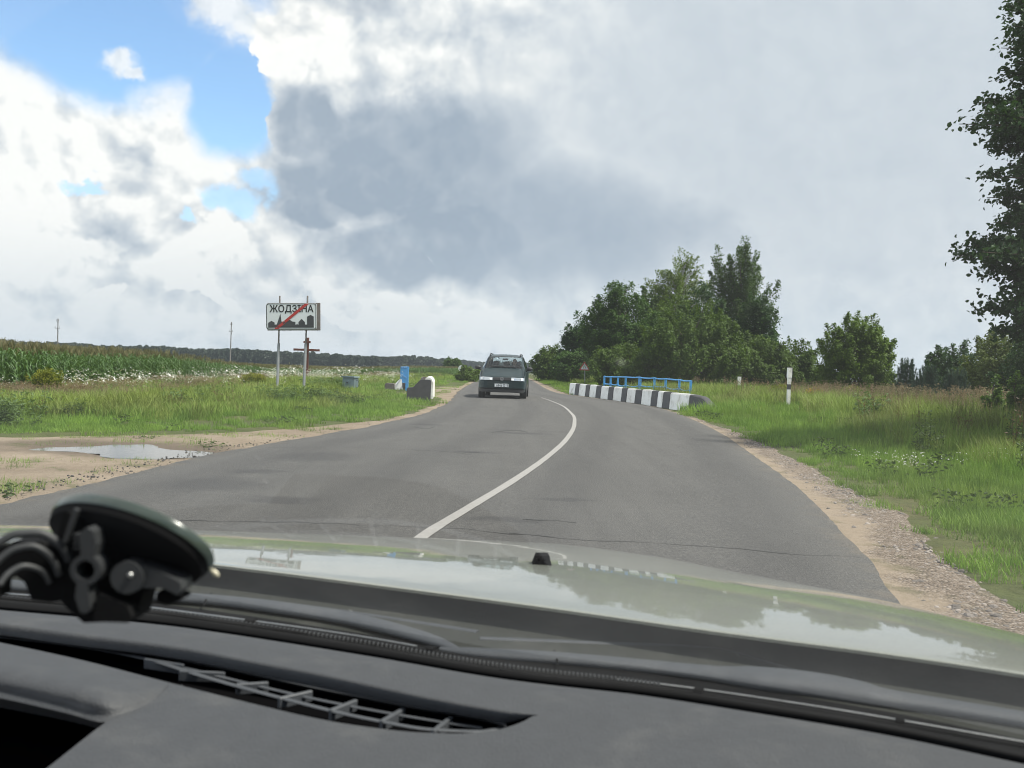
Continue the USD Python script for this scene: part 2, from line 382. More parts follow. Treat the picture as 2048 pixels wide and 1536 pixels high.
# cracks: thin dark irregular fillets a few millimetres proud (sealed with bitumen)
crack_m = plain("bitumen_crack", (.042, .041, .040), .75, .25, 30)
def crack(pts, w, seed):
    q = resample(pts, step=.05); q = q + np.stack([edge_noise(q[:, 0] * 3, seed, .05, 1.0), edge_noise(q[:, 0] * 3 + 50, seed + 1, .07, 1.0)], 1)
    t = np.gradient(q, axis=0); t /= np.linalg.norm(t, axis=1, keepdims=True); n = np.stack([t[:, 1], -t[:, 0]], 1)
    ww = w * (.25 + 1.2 * meshkit.noise(np.c_[q * 5, 0 * q[:, :1] + seed]))[:, None]
    P = np.stack([q - n * ww, q + n * ww], 1)
    part(road, "crack", grid(np.concatenate([P, (road_z(P[..., 0], P[..., 1]) + .0035)[..., None]], -1))[0], crack_m)
def px2(l): return [gp(u, v)[:2] for u, v in l]
crack(px2([(330, 1040), (520, 1046), (760, 1052), (950, 1062), (1110, 1076)]), .007, 11)
crack(px2([(1010, 1068), (1200, 1082), (1420, 1090), (1600, 1104), (1730, 1110)]), .006, 21)
crack(px2([(1040, 1040), (1095, 1042), (1150, 1046)]), .01, 31)
crack(px2([(985, 865), (1030, 861), (1055, 866)]), .03, 41)
crack(px2([(830, 852), (850, 856), (870, 852)]), .02, 51)
crack(px2([(920, 907), (960, 905)]), .02, 61)

crack([(-3.2, 12.6), (-2.0, 12.9), (-.6, 12.5)], .008, 91)
# shoulders: sand by the asphalt, gravel further out, dipping under the turf
def shoulder(inner, outer, seed, flip):
    yy = np.r_[np.arange(-30, 2, 1), np.arange(2, 62, .2), np.arange(62, 140, 1.5), np.arange(140, 421, 10)]
    t = np.linspace(0, 1, 26)
    a, b = inner(yy), outer(yy) + edge_noise(yy, seed, .25, .8)
    a = a + (.25 if flip else -.25)
    b = b + (-.35 if flip else .35)
    x = a[:, None] + (b - a)[:, None] * t
    y = np.repeat(yy[:, None], 26, 1)
    lump = (meshkit.fbm(np.stack([x * 2.2, y * 2.2, 0 * x + seed], -1), 5, seed) - .5)
    z = -.05 + .02 * np.clip(t / .3, 0, 1)[None] - .05 * np.clip((t - .55) / .45, 0, 1)[None] + .03 * lump - np.where(yy > 150, 3.2 * np.clip((yy - 150) / 600, 0, 1), 0)[:, None]
    z[:, 0] = -.06
    m, uv = grid(np.stack([x, y, z], -1))
    return m, uv
g = G(); pos = g("geometry", {}, "position"); uv = g("uvmap", {"attribute": "st"}, "UV"); sp = g("separate_xyz", {}, vector=uv)
peb = g("voronoi_texture", {"scale": 52.0}, "color", vector=pos); pebd = g("voronoi_texture", {"scale": 52.0}, "distance", vector=pos)
nn = g.noise(pos, 1.1, 7, .62); n3 = g.noise(pos, 14, 5, .65)
sand = g("rgb_ramp", {"ramp": [(.3, (.185, .145, .105)), (.55, (.245, .198, .148)), (.75, (.32, .27, .215))]}, "color", fac=g.math("add", g.math("multiply", nn, .6), g.math("multiply", n3, .4)))
grav = g("rgb_ramp", {"ramp": [(.0, (.095, .076, .058)), (.4, (.168, .132, .102)), (.75, (.22, .178, .143)), (1, (.32, .275, .235))]}, "color", fac=g("separate_color", {}, "r", color=peb))
mixf = g.step(g.math("add", f"{sp}.x", g.math("multiply", g.math("subtract", nn, .5), .9)), .22, .45)
c = g.mixc(mixf, sand, grav)
c = g.mixc(g.step(g.noise(pos, 2.3, 7, .65), .52, .68, 0, .6), c, (.085, .08, .04))
b = g("bump", {"distance": .02}, "normal", height=g.math("add", g.math("multiply", pebd, g.math("multiply", mixf, -1.0)), n3))
p = g("principled_bsdf", {"roughness": .95, "specular_ior_level": .25}, "BSDF", base_color=c, normal=b)
gravel_m = M("sand_and_gravel", g.n, g.l, surface=p)
m, uv = shoulder(xr, xg, 3, False)
m.faces = m.faces
solo("gravel_shoulder", m, gravel_m, kind="structure", label="sandy gravel shoulder along the right edge of the road", uv=uv, smooth=True)
g = G(); pos = g("geometry", {}, "position")
nn = g.noise(pos, .8, 7, .62); n3 = g.noise(pos, 12, 6, .65)
c = g("rgb_ramp", {"ramp": [(.28, (.135, .105, .078)), (.5, (.215, .172, .128)), (.72, (.29, .24, .185))]}, "color", fac=g.math("add", g.math("multiply", nn, .65), g.math("multiply", n3, .35)))
# darker damp soil near the puddle
pu = gp(250, 893)
wv = g("vector_math", {"math_type": "add"}, "vector", vector1=pos, vector2=g("vector_math", {"math_type": "multiply", "vector2": (1.2, 1.2, 0)}, "vector", vector1=g.noise(pos, 1.6, 6, .6, out="color")))
dd = g("vector_math", {"math_type": "length"}, "value", vector1=g("mapping", {"mapping_type": "texture", "location": (pu[0] + .6, pu[1] + .75, 0), "scale": (2.1, 1.15, 50)}, "vector", vector=wv))
c = g.mixc(g.step(dd, .55, 1.15, .75, 0), c, (.085, .066, .05))
c = g.mixc(g.step(g.noise(pos, 1.7, 7, .66), .55, .68, 0, .7), c, (.08, .085, .035))
b = g("bump", {"distance": .035}, "normal", height=g.math("add", n3, nn))
p = g("principled_bsdf", {"roughness": .95, "specular_ior_level": .2}, "BSDF", base_color=c, normal=b)
dirt_m = M("bare_earth", g.n, g.l, surface=p)
m, uv = shoulder(xl, xd, 9, True)
# hollow for the puddle
PUD = [gp(u, v)[:2] for u, v in [(62, 893), (95, 888), (150, 888), (185, 886), (235, 884), (292, 883), (300, 888), (330, 892), (430, 900), (350, 906), (262, 908), (225, 907), (212, 900), (150, 894)]]
pud_poly = sg.Polygon(PUD)
from shapely import contains_xy, distance, points as _pts
dist_p = distance(pud_poly, _pts(m.vertices[:, 0], m.vertices[:, 1]))
kk = np.clip(1 - dist_p / .16, 0, 1); m.vertices[:, 2] = m.vertices[:, 2] * (1 - .6 * kk) - .6 * kk * .035 - .035 * kk
m.invert() if m.face_normals[:, 2].mean() < 0 else None
solo("dirt_shoulder", m, dirt_m, kind="structure", label="bare sandy earth of the left verge and lay-by", uv=uv, smooth=True)
# loose stones
def stones(name, label, inner, outer, n, seed, size, tones, y1):
    r2 = np.random.default_rng(seed); pos, idx, sc = [], [], []
    y = 3.6 + (y1 - 3.6) * r2.uniform(0, 1, n) ** 1.7; a, b = inner(y), outer(y); t = r2.uniform(0, 1, n)
    x = a + (b - a) * t + r2.normal(0, .04, n); k = np.abs(np.degrees(np.arctan2(x, y))) < 42; x, y = x[k], y[k]
    STONES.append((name, label, np.c_[x, y, 0 * x - .035 - .03 * np.clip((t[k] - .5) * 2, 0, 1)], r2.integers(0, 3, k.sum()), r2.uniform(0, 6.28, k.sum()), size * r2.lognormal(0, .45, k.sum()), tones))
STONES = []
stones("gravel", "loose pebbles on the right shoulder", lambda y: xr(y) + .25 * (xg(y) - xr(y)), lambda y: xg(y) + .1, 9000, 61, .0075, (.16, .14, .125), 30)
stones("asphalt_crumbs", "dark broken crumbs along the left edge of the asphalt", lambda y: xl(y) - .32 - .2 * meshkit.noise(np.stack([y * .9, 0 * y, 0 * y], -1)), lambda y: xl(y) + .02, 1700, 62, .0062, (.05, .046, .042), 26)
# puddle
outer = resample([(*q,) for q in PUD + PUD[:1]], n=160)
nrm = outer - outer.mean(0)
outer = outer + (meshkit.fbm(np.c_[outer * 3.6, 0 * outer[:, :1]], 4, 8) - .5)[:, None] * .34 * nrm / np.linalg.norm(nrm, axis=1, keepdims=True)
pp = sg.Polygon(outer).buffer(.10)
pv, pf = trimesh.creation.triangulate_polygon(pp, engine="earcut")
g = G(); pos = g("geometry", {}, "position")
p = g("principled_bsdf", {"base_color": (.05, .042, .03), "roughness": .03, "ior": 1.33, "specular_ior_level": .9}, "BSDF", normal=g("bump", {"distance": .0012}, "normal", height=g.noise(pos, 14, 3, .5)))
solo("puddle", trimesh.Trimesh(np.c_[pv, 0 * pv[:, :1] - .047], pf, process=False), M("puddle_water", g.n, g.l, surface=p), label="shallow rain puddle shining on the bare earth left of the road", cat="puddle")

# ------------------------------------------------------------------ vegetation
def leaf_mat(name, tones, trans=.35, rough=.55, patch=.25):
    """Leaves: each leaf its own tone, slow drift over the plant, light coming through."""
    g = G(); ge = g("geometry")
    r = f"{ge}.random_per_island"
    n = g.noise(f"{ge}.position", .9, 3, .5)
    k = g.math("add", g.math("multiply", r, 1 - patch), g.math("multiply", g.step(n, .3, .7), patch))
    c = g("rgb_ramp", {"ramp": [(i / (len(tones) - 1), t) for i, t in enumerate(tones)]}, "color", fac=k)
    p = g("principled_bsdf", {"roughness": rough, "specular_ior_level": .35}, "BSDF", base_color=c)
    ct = g("mix_color", {"blend_type": "multiply", "fac": 1.0, "b": (1.15, 1.1, .45)}, "result", a=c)
    t = g("translucent_bsdf", {}, "BSDF", color=ct)
    s = g("mix_closure", {"fac": trans}, "closure", closure1=p, closure2=t)
    return M(name, g.n, g.l, surface=s)
def blade_mat(name, tones, dry=(.17, .14, .06), dry_amt=.35):
    g = G(); ge = g("geometry"); oi = g("object_info", {}, "random")
    r = g.math("add", g.math("multiply", f"{ge}.random_per_island", .5), g.math("multiply", oi, .5))
    c = g("rgb_ramp", {"ramp": [(i / (len(tones) - 1), t) for i, t in enumerate(tones)]}, "color", fac=r)
    n = g.noise(f"{ge}.position", .33, 5, .6)
    c = g.mixc(g.step(n, .45, .7, 0, dry_amt), c, dry)
    n2 = g.noise(f"{ge}.position", .8, 4, .6)
    c = g("hsv", {"hue": .5, "saturation": 1.0, "fac": 1.0}, "color", color=c, value=g.step(n2, .3, .7, .78, 1.2))
    p = g("principled_bsdf", {"roughness": .6, "specular_ior_level": .25}, "BSDF", base_color=c)
    t = g("translucent_bsdf", {}, "BSDF", color=c)
    return M(name, g.n, g.l, surface=g("mix_closure", {"fac": .35}, "closure", closure1=p, closure2=t))
bark_m = plain("bark", (.085, .068, .05), .9, .4, 9, bump=.01, bscale=25)
birch_bark = plain("birch_bark", (.45, .43, .39), .8, .2, 6, dirt=(.03, .03, .03), dirt_scale=9)

def unit(v): return v / np.maximum(np.linalg.norm(v, axis=-1, keepdims=True), 1e-9)
def leaves(c, out, size, rng, up=.5, shape=4, aspect=.62, spread=.9):
    """One mesh of separate folded leaf faces at the points c; out are the rough directions they face."""
    n = len(c)
    nrm = unit(out * .5 + rng.normal(0, spread * .6, (n, 3)) + np.array([0, 0, up]))
    t = unit(np.cross(nrm, rng.normal(0, 1, (n, 3)))); b = np.cross(nrm, t)
    L = (size * rng.uniform(.65, 1.25, n))[:, None]; W = L * aspect
    fold = nrm * L * .12
    if shape == 4:
        V = np.stack([c - t * L * .5, c + b * W * .5 - fold, c + t * L * .5, c - b * W * .5 - fold], 1)
        f = np.array([[0, 1, 2], [0, 2, 3]])
    else:
        V = np.stack([c - t * L * .5, c - t * L * .15 + b * W * .48 + fold, c + t * L * .2 + b * W * .42 + fold, c + t * L * .5 - fold, c + t * L * .2 - b * W * .42 + fold, c - t * L * .15 - b * W * .48 + fold], 1)
        f = np.array([[0, 1, 2], [0, 2, 3], [0, 3, 4], [0, 4, 5]])
    k = V.shape[1]
    F = (f[None] + (np.arange(n) * k)[:, None, None]).reshape(-1, 3)
    return trimesh.Trimesh(V.reshape(-1, 3), F, process=False)

PROFILE = {
    "alder": lambda t: np.sin(np.pi * np.clip(t * .86 + .13, 0, 1)) ** .65,
    "bush": lambda t: np.clip(.72 + .9 * t, 0, 1) * np.sqrt(np.clip(1 - np.clip((t - .3) / .72, 0, 1) ** 2, 0, 1)),
    "aspen": lambda t: (.95 - .55 * t) * np.clip((1.04 - t) * 3.0, 0, 1) * np.clip(.5 + t * 4, 0, 1),
    "birch": lambda t: np.sin(np.pi * np.clip(t * .8 + .2, 0, 1)) ** .8,
    "cone": lambda t: (1.02 - t) ** .8 * np.clip(.7 + t * 2, 0, 1),
}
def grow(rng, H, R, cb, prof, nseg, seglen, segrad, nleaf, leaf, rise=.5, inner=.35, shape=4, spikes=0, lumps=.35, droop=0.0, squash=1.0):
    """(leaf mesh, wood mesh) of a plant rooted at the origin: foliage sprays on boughs that fill an uneven crown."""
    P = PROFILE[prof]
    t = rng.uniform(0, 1, nseg * 6); keep = rng.uniform(0, 1, len(t)) < P(t) ** 1.5 + .1
    t = t[keep][:nseg]; n = len(t)
    an = rng.uniform(0, 2 * np.pi, n)
    lump = 1 + lumps * (meshkit.fbm(np.stack([np.cos(an) * 1.6, np.sin(an) * 1.6, t * 4.5], -1), 3, int(rng.integers(1, 999))) - .5) * 2
    rr = R * P(t) * lump * (inner + (1 - inner) * np.sqrt(rng.uniform(0, 1, n)))
    z = H * cb + t * H * (1 - cb) * (1 - .05 * rng.uniform(0, 1, n))
    outd = np.stack([np.cos(an), np.sin(an), 0 * an], -1)
    p1 = outd * rr[:, None] * np.array([1, squash, 1]) + np.stack([0 * z, 0 * z, z], -1)
    dirs = unit(outd * (1 - t[:, None] * .55) + np.array([0, 0, 1]) * (rise + .7 * t[:, None]) - np.array([0, 0, droop]))
    sl = seglen * rng.uniform(.6, 1.3, n)
    if spikes:
        hi = t > .55; sl = np.where(hi & (rng.uniform(0, 1, n) < spikes), sl * 1.8, sl)
    w = sl * (segrad ** 1.0) * (.4 + P(t)); w = w / w.sum()
    idx = rng.choice(n, nleaf, p=w)
    s = rng.uniform(-.5, .55, nleaf)
    rad = segrad * np.clip(1.15 - 1.35 * np.clip(s + .1, 0, 1), .22, 1)
    off = rng.normal(0, .5, (nleaf, 3)); off[:, 2] *= .75
    c = p1[idx] + dirs[idx] * (s * sl[idx])[:, None] + off * rad[:, None]
    if droop:
        k = rng.uniform(0, 1, nleaf) < .55
        c[k, 2] -= rng.uniform(0, droop * 1.1, k.sum())
    c[:, 2] = np.maximum(c[:, 2], .02)
    lm = leaves(c, unit(c - np.array([0, 0, H * .4])), leaf, rng, shape=shape)
    wood = [tube([(0, 0, -.15), (.02 * R, 0, H * .3), (-.02 * R, .02 * R, H * .62), (0, 0, H * .8)], [H * .016 + .02, H * .013 + .012, H * .008 + .008, .008], 7)]
    for i in rng.choice(n, min(n, 34), replace=False):
        a = np.array([0, 0, max(.05, p1[i, 2] - rr[i] * .9 - .12 * H)]); m_ = (a + p1[i]) / 2 + np.array([0, 0, .06 * H])
        wood.append(tube([a, m_, p1[i], p1[i] + dirs[i] * sl[i] * .45], [H * .0065, H * .006, H * .002 + .003, .004], 5, caps=False))
    return lm, cat(wood)

def plant(name, label, cat_, u, vtop, wpx, y, leaf_m, seed, wood_m=None, part_names=("trunk", "crown"), group=None, **kw):
    top = at(u, vtop, y); x = top[0]
    gz = float(height(x, y)); H = top[2] - gz; R = wpx / F_PX * y / 2 * 1.1
    rng = np.random.default_rng(seed)
    kw['nleaf'] = int(kw['nleaf'] * 3.1); kw['leaf'] *= 1.02; kw['segrad'] *= 1.18
    lm, wm = grow(rng, H, R, **kw)
    t = thing(name, label, cat_, (x, y, gz), 0, group)
    part(t, part_names[0], wm, wood_m or bark_m, smooth=True)
    part(t, part_names[1], lm, leaf_m)
    return t

L_alder = leaf_mat("alder_leaves", [(0.0287, 0.0721, 0.0049), (0.0610, 0.1400, 0.0082), (0.1043, 0.2060, 0.0119)])
L_alder2 = leaf_mat("dark_alder_leaves", [(0.0183, 0.0548, 0.0066), (0.0397, 0.1020, 0.0104), (0.0640, 0.1489, 0.0148)])
L_bright = leaf_mat("bright_leaves", [(0.0620, 0.1131, 0.0072), (0.1281, 0.2144, 0.0120), (0.2064, 0.3021, 0.0192)])
L_willow = leaf_mat("willow_leaves", [(0.0503, 0.0948, 0.0087), (0.1005, 0.1750, 0.0140), (0.1706, 0.2574, 0.0250)])
L_willow2 = leaf_mat("grey_willow_leaves", [(0.0530, 0.0973, 0.0113), (0.1024, 0.1703, 0.0185), (0.1500, 0.2332, 0.0266)])
L_aspen = leaf_mat("aspen_leaves", [(0.0361, 0.0783, 0.0077), (0.0682, 0.1358, 0.0119), (0.1114, 0.1895, 0.0195)])
L_birch = leaf_mat("birch_leaves", [(0.0792, 0.1272, 0.0147), (0.1454, 0.2190, 0.0245), (0.2247, 0.3108, 0.0409)])
L_pine = leaf_mat("pine_needles", [(0.0351, 0.0675, 0.0448), (0.0663, 0.1162, 0.0776), (0.1073, 0.1650, 0.1069)], trans=.12)
L_near = leaf_mat("near_tree_leaves", [(0.0189, 0.0493, 0.0112), (0.0378, 0.0874, 0.0176), (0.0630, 0.1322, 0.0272)], trans=.3)
L_olive = leaf_mat("olive_leaves", [(0.0720, 0.1039, 0.0176), (0.1311, 0.1802, 0.0263), (0.1965, 0.2426, 0.0381)])
L_sapling = leaf_mat("sapling_leaves", [(0.0720, 0.1375, 0.0220), (0.1200, 0.2125, 0.0330), (0.1680, 0.2625, 0.0495)])

# the copse behind the bridge
B = dict(cb=.05, prof="bush", rise=.75, lumps=.3)
plant("alder_tree", "large rounded dark green alder at the left of the copse, above the warning sign", "tree", 1243, 566, 128, 74, L_alder, 101, cb=.14, prof="alder", nseg=150, seglen=1.0, segrad=.55, nleaf=13000, leaf=.19, rise=.35, lumps=.35)
plant("alder_tree", "smaller dark alder with a pointed top left of the large rounded alder", "tree", 1158, 632, 84, 94, L_alder2, 102, cb=.06, prof="aspen", nseg=90, seglen=1.1, segrad=.55, nleaf=8000, leaf=.22, rise=.6, spikes=.5)
plant("bush", "low dark bush at the far left end of the copse, nearest the road", "bush", 1106, 698, 66, 100, L_willow2, 103, part_names=("stems", "crown"), nseg=60, seglen=.9, segrad=.55, nleaf=5200, leaf=.22, **B)
plant("bush", "bush between the low end of the copse and the warning sign", "bush", 1150, 706, 70, 88, L_alder, 104, part_names=("stems", "crown"), nseg=60, seglen=.9, segrad=.5, nleaf=5200, leaf=.2, **B)
plant("slender_tree", "slender sparse young tree poking up between the large alder and the birch", "tree", 1296, 562, 46, 84, L_aspen, 105, cb=.35, prof="aspen", nseg=34, seglen=1.3, segrad=.32, nleaf=2200, leaf=.2, rise=1.0, spikes=.6)
plant("birch_tree", "tall airy birch with drooping grey-green sprays above the copse", "tree", 1363, 497, 104, 86, L_birch, 106, wood_m=birch_bark, cb=.36, prof="birch", nseg=120, seglen=1.2, segrad=.36, nleaf=6800, leaf=.19, rise=.8, droop=.9, lumps=.45, spikes=.3)
plant("leafy_tree", "bright yellow-green leafy tree in front of the birch", "tree", 1348, 584, 104, 77, L_bright, 107, cb=.1, prof="alder", nseg=110, seglen=1.1, segrad=.5, nleaf=9000, leaf=.19, rise=.7, lumps=.35)
plant("dark_tree", "very dark dense tree in the gap between the birch and the tall aspen", "tree", 1408, 566, 88, 73, L_alder2, 108, cb=.1, prof="alder", nseg=100, seglen=1.0, segrad=.5, nleaf=8500, leaf=.19, rise=.4)
plant("aspen_tree", "tallest tree of the copse, an aspen with ragged upright branches", "tree", 1486, 493, 108, 76, L_aspen, 109, cb=.06, prof="alder", nseg=120, seglen=1.9, segrad=.5, nleaf=11500, leaf=.19, rise=1.5, spikes=.8, lumps=.75)
plant("aspen_tree", "lower dark aspen leaning against the right side of the tallest tree", "tree", 1520, 600, 86, 71, L_alder2, 110, cb=.05, prof="aspen", nseg=110, seglen=1.2, segrad=.5, nleaf=9500, leaf=.19, rise=.8, spikes=.4)
plant("willow_bush", "big rounded willow bush with light green tips right behind the blue bridge railing", "bush", 1388, 622, 190, 58, L_willow, 111, part_names=("stems", "crown"), cb=.02, prof="bush", nseg=240, seglen=.9, segrad=.34, nleaf=21000, leaf=.15, rise=1.0, lumps=.2, spikes=.5)
plant("willow_bush", "low spreading grey-green willow sloping down to the left behind the blue railing", "bush", 1262, 694, 150, 60, L_willow2, 112, part_names=("stems", "crown"), cb=.02, prof="bush", nseg=130, seglen=.8, segrad=.34, nleaf=11000, leaf=.15, rise=.9, lumps=.3)
plant("willow_bush", "wide olive willow bush to the right of the big rounded one", "bush", 1505, 676, 150, 61, L_willow2, 113, part_names=("stems", "crown"), cb=.02, prof="bush", nseg=150, seglen=.8, segrad=.36, nleaf=13000, leaf=.15, rise=.85, lumps=.3, spikes=.3)
plant("willow_bush", "rightmost bush of the copse, behind the near white marker post", "bush", 1592, 688, 110, 62, L_willow, 114, part_names=("stems", "crown"), cb=.02, prof="bush", nseg=100, seglen=.8, segrad=.34, nleaf=9000, leaf=.15, rise=.9, lumps=.35, spikes=.3)
plant("willow_bush", "low dark undergrowth bush at the foot of the large alder behind the warning sign", "bush", 1212, 733, 90, 84, L_alder, 115, part_names=("stems", "crown"), cb=.02, prof="bush", nseg=60, seglen=.6, segrad=.34, nleaf=5000, leaf=.15, rise=.6, lumps=.35)
# free-standing plants to the right
plant("willow_bush", "free-standing rounded bush with bright upper twigs right of the near marker post", "bush", 1713, 640, 132, 44, L_bright, 121, part_names=("stems", "crown"), cb=.02, prof="bush", nseg=230, seglen=.62, segrad=.24, nleaf=19000, leaf=.105, rise=1.0, lumps=.14, spikes=.35)
plant("bush", "dark round bush behind the young pines", "bush", 1910, 694, 112, 50, L_alder2, 122, part_names=("stems", "crown"), cb=.02, prof="bush", nseg=110, seglen=.7, segrad=.3, nleaf=9000, leaf=.13, rise=.85, lumps=.35, spikes=.4)
plant("bush", "brownish olive thicket under the overhanging tree at the right edge", "bush", 2030, 668, 200, 38, L_olive, 123, part_names=("stems", "crown"), cb=.02, prof="bush", nseg=170, seglen=.7, segrad=.28, nleaf=15000, leaf=.105, rise=.8, lumps=.35, spikes=.4)
plant("bush", "dark thicket at the very right edge beside the olive one", "bush", 2130, 640, 190, 33, L_alder2, 124, part_names=("stems", "crown"), cb=.02, prof="bush", nseg=150, seglen=.7, segrad=.28, nleaf=12000, leaf=.1, rise=.7, lumps=.35)
for k, (u, v, w, y, lab) in enumerate(((1988, 742, 40, 21, "fresh light green sapling left of its twin in front of the thicket"), (2032, 738, 46, 20, "fresh light green sapling cut by the right edge of the view"))):
    plant("sapling", lab, "sapling", u, v, w, y, L_sapling, 130 + k, part_names=("stems", "crown"), cb=.12, prof="cone", nseg=40, seglen=.24, segrad=.075, nleaf=2600, leaf=.06, rise=.9, lumps=.3, shape=6)
plant("tree", "small round tree far away on the left of the road behind the oncoming car", "tree", 905, 717, 30, 150, L_aspen, 140, cb=.05, prof="bush", nseg=40, seglen=.8, segrad=.5, nleaf=2600, leaf=.28, rise=.6, lumps=.3)
plant("bush", "bright leafy bush on the left verge just behind the oncoming car", "bush", 936, 735, 40, 76, L_bright, 141, part_names=("stems", "crown"), cb=.02, prof="bush", nseg=30, seglen=.4, segrad=.25, nleaf=1800, leaf=.16, rise=.8, lumps=.4)

# young pines
def pine(u, vtop, wpx, y, seed, label):
    rng = np.random.default_rng(seed); top = at(u, vtop, y); gz = float(height(top[0], y)); H = top[2] - gz; R = wpx / F_PX * y / 2
    segs, wood = [], [tube([(0, 0, -.1), (0, 0, H * .96)], [.035, .008], 6)]
    segs.append(((0, 0, H * .8), (0, 0, H)))
    nw = 8
    for k in range(nw):
        z = H * (.1 + .7 * k / (nw - 1)); ln = R * (1.05 - .62 * k / (nw - 1))
        for j in range(7):
            a = 2 * np.pi * (j + rng.uniform(-.3, .3)) / 7 + k
            d = np.array([math.cos(a), math.sin(a), 0]); l = ln * rng.uniform(.75, 1.15)
            b = np.array([0, 0, z]); e = b + d * l * .75 + np.array([0, 0, .12 * l]); tip = e + d * l * .18 + np.array([0, 0, l * .6 + .2])
            wood.append(tube([b, e, tip], [.014, .009, .005], 5, caps=False)); segs += [(b * .4 + e * .6, e), (e, tip)]
            for s in (-1, 1):
                q = e - d * l * .25; w_ = np.array([-d[1], d[0], 0]) * s
                segs.append((q, q + w_ * l * .26 + d * .15 * l + np.array([0, 0, .24 * l + .06])))
    c0 = np.array([s[0] for s in segs]); c1 = np.array([s[1] for s in segs]); ln = np.linalg.norm(c1 - c0, axis=1)
    n = 26000; i = rng.choice(len(segs), n, p=ln / ln.sum()); t = rng.uniform(0, 1, n)[:, None]
    base = c0[i] + (c1[i] - c0[i]) * t; ax = unit(c1[i] - c0[i])
    dr = unit(unit(rng.normal(0, 1, (n, 3))) + ax * .75); L = rng.uniform(.07, .12, n)[:, None]
    sd = unit(np.cross(dr, rng.normal(0, 1, (n, 3)))) * .006
    V = np.stack([base - sd, base + sd, base + dr * L], 1).reshape(-1, 3)
    nm = trimesh.Trimesh(V, np.arange(3 * n).reshape(-1, 3), process=False)
    t_ = thing("pine_tree", label, "pine", (top[0], y, gz))
    part(t_, "trunk", cat(wood), bark_m, smooth=True); part(t_, "needles", nm, L_pine)
pine(1816, 717, 60, 38, 151, "young bluish pine with a tall leader right of the free-standing bush")
pine(1856, 734, 64, 37, 152, "young pine, the middle and second tallest of the group before the dark round bush")
pine(1912, 742, 70, 36, 153, "young pine, rightmost and lowest of the group of pines")

# overhanging tree at the right edge
def big_tree():
    rng = np.random.default_rng(77); y0 = 17.0; bx = 12.0; gz = float(height(bx, y0))
    t = thing("broadleaf_tree", "large dark broadleaf tree reaching in from the right edge of the view", "tree", (bx, y0, gz))
    O = np.array([bx, y0, gz]); wood, segs = [], []
    trunk = [(0, 0, -.2), (.05, 0, 1.5), (-.05, .05, 3.5), (.06, 0, 6), (0, .04, 8.5), (0, 0, 11)]
    wood.append(tube(trunk, [.26, .21, .18, .13, .08, .03], 12))
    def bough(tip, r, foliage=.55, base=None):
        tip = np.asarray(tip, float); L = np.linalg.norm(tip[:2]); zb = max(.9, tip[2] - .28 * L - .2) if base is None else base
        b = np.array([0, 0, zb]); m1 = b + (tip - b) * .5 + np.array([0, 0, .10 * L])
        pts = np.array([b, b + (m1 - b) * .5, m1, m1 + (tip - m1) * .5 + np.array([0, 0, .04 * L]), tip])
        wood.append(tube(pts, [.06, .048, .034, .018, .006], 6, caps=False))
        c = resample(pts, 12); k = int(12 * (1 - foliage))
        for i in range(k, 11): segs.append((c[i], c[i + 1], r * (1.1 - .65 * (i - k) / (11 - k))))
        for i in range(k, 11):                     # side twigs
            for s in range(4):
                d = unit(rng.normal(0, 1, 3) * np.array([1, 1, .75]) + unit(tip - b) * .8); l = r * rng.uniform(.9, 1.7) * (1.15 - .6 * (i - k) / (11 - k))
                segs.append((c[i], c[i] + d * l, r * .3)); wood.append(tube([c[i], c[i] + d * l * .85], [.008, .003], 4, caps=False))
    for u, v, r, dy in ((1912, 248, .34, -.2), (1945, 205, .28, .5), (1996, 96, .30, 0), (2012, 12, .36, .3), (1968, 395, .36, 0), (1952, 352, .26, -.6), (1908, 492, .30, .2), (1900, 512, .26, -.4), (1950, 540, .40, .7), (1942, 618, .30, 0), (1975, 668, .30, -.5), (1988, 300, .42, .4), (2000, 150, .40, -.5), (1998, 440, .40, .5), (2010, 600, .5, -.6), (2020, 60, .4, .6), (1965, 270, .35, .6), (1962, 500, .42, -.2)):
        bough(at(u + 6, v, y0 - .2 + dy) - O, r * 1.15, .62)
        for k in range(3): bough(at(u + rng.uniform(50, 120), v + rng.normal(0, 16), y0 - .2 + dy + rng.normal(0, .7)) - O, r * 1.05, .62)
    for v in range(-20, 700, 24):                  # the body of the crown, just inside the view's edge
        bough(at(2050 + 22 * math.sin(v * .7), v, y0 - .2 + 1.1 * math.sin(v * 1.3)) - O, .5, .7)
    for k in range(70):                            # the rest of the crown
        z = rng.uniform(2.2, 10.8); a = rng.uniform(0, 2 * np.pi); R = 3.6 * math.sin(math.pi * min(1, (z - .2) / 11.5)) ** .7 * rng.uniform(.5, 1)
        if math.cos(a) < 0: R = min(R, 2.9)
        bough((R * math.cos(a), R * math.sin(a), z), .45, .6)
    c0 = np.array([s[0] for s in segs]); c1 = np.array([s[1] for s in segs]); rr = np.array([s[2] for s in segs])
    w = (np.linalg.norm(c1 - c0, axis=1) + .1) * rr; n = 240000
    i = rng.choice(len(segs), n, p=w / w.sum()); q = rng.uniform(0, 1.05, n)[:, None]
    c = c0[i] + (c1[i] - c0[i]) * q + rng.normal(0, .48, (n, 3)) * rr[i][:, None] * np.array([1, 1, .8])
    part(t, "trunk", cat(wood), bark_m, smooth=True)
    part(t, "crown", leaves(c, unit(c - np.array([0, 0, 5.0])), .094, rng, up=.6, shape=6, aspect=.74), L_near)
big_tree()

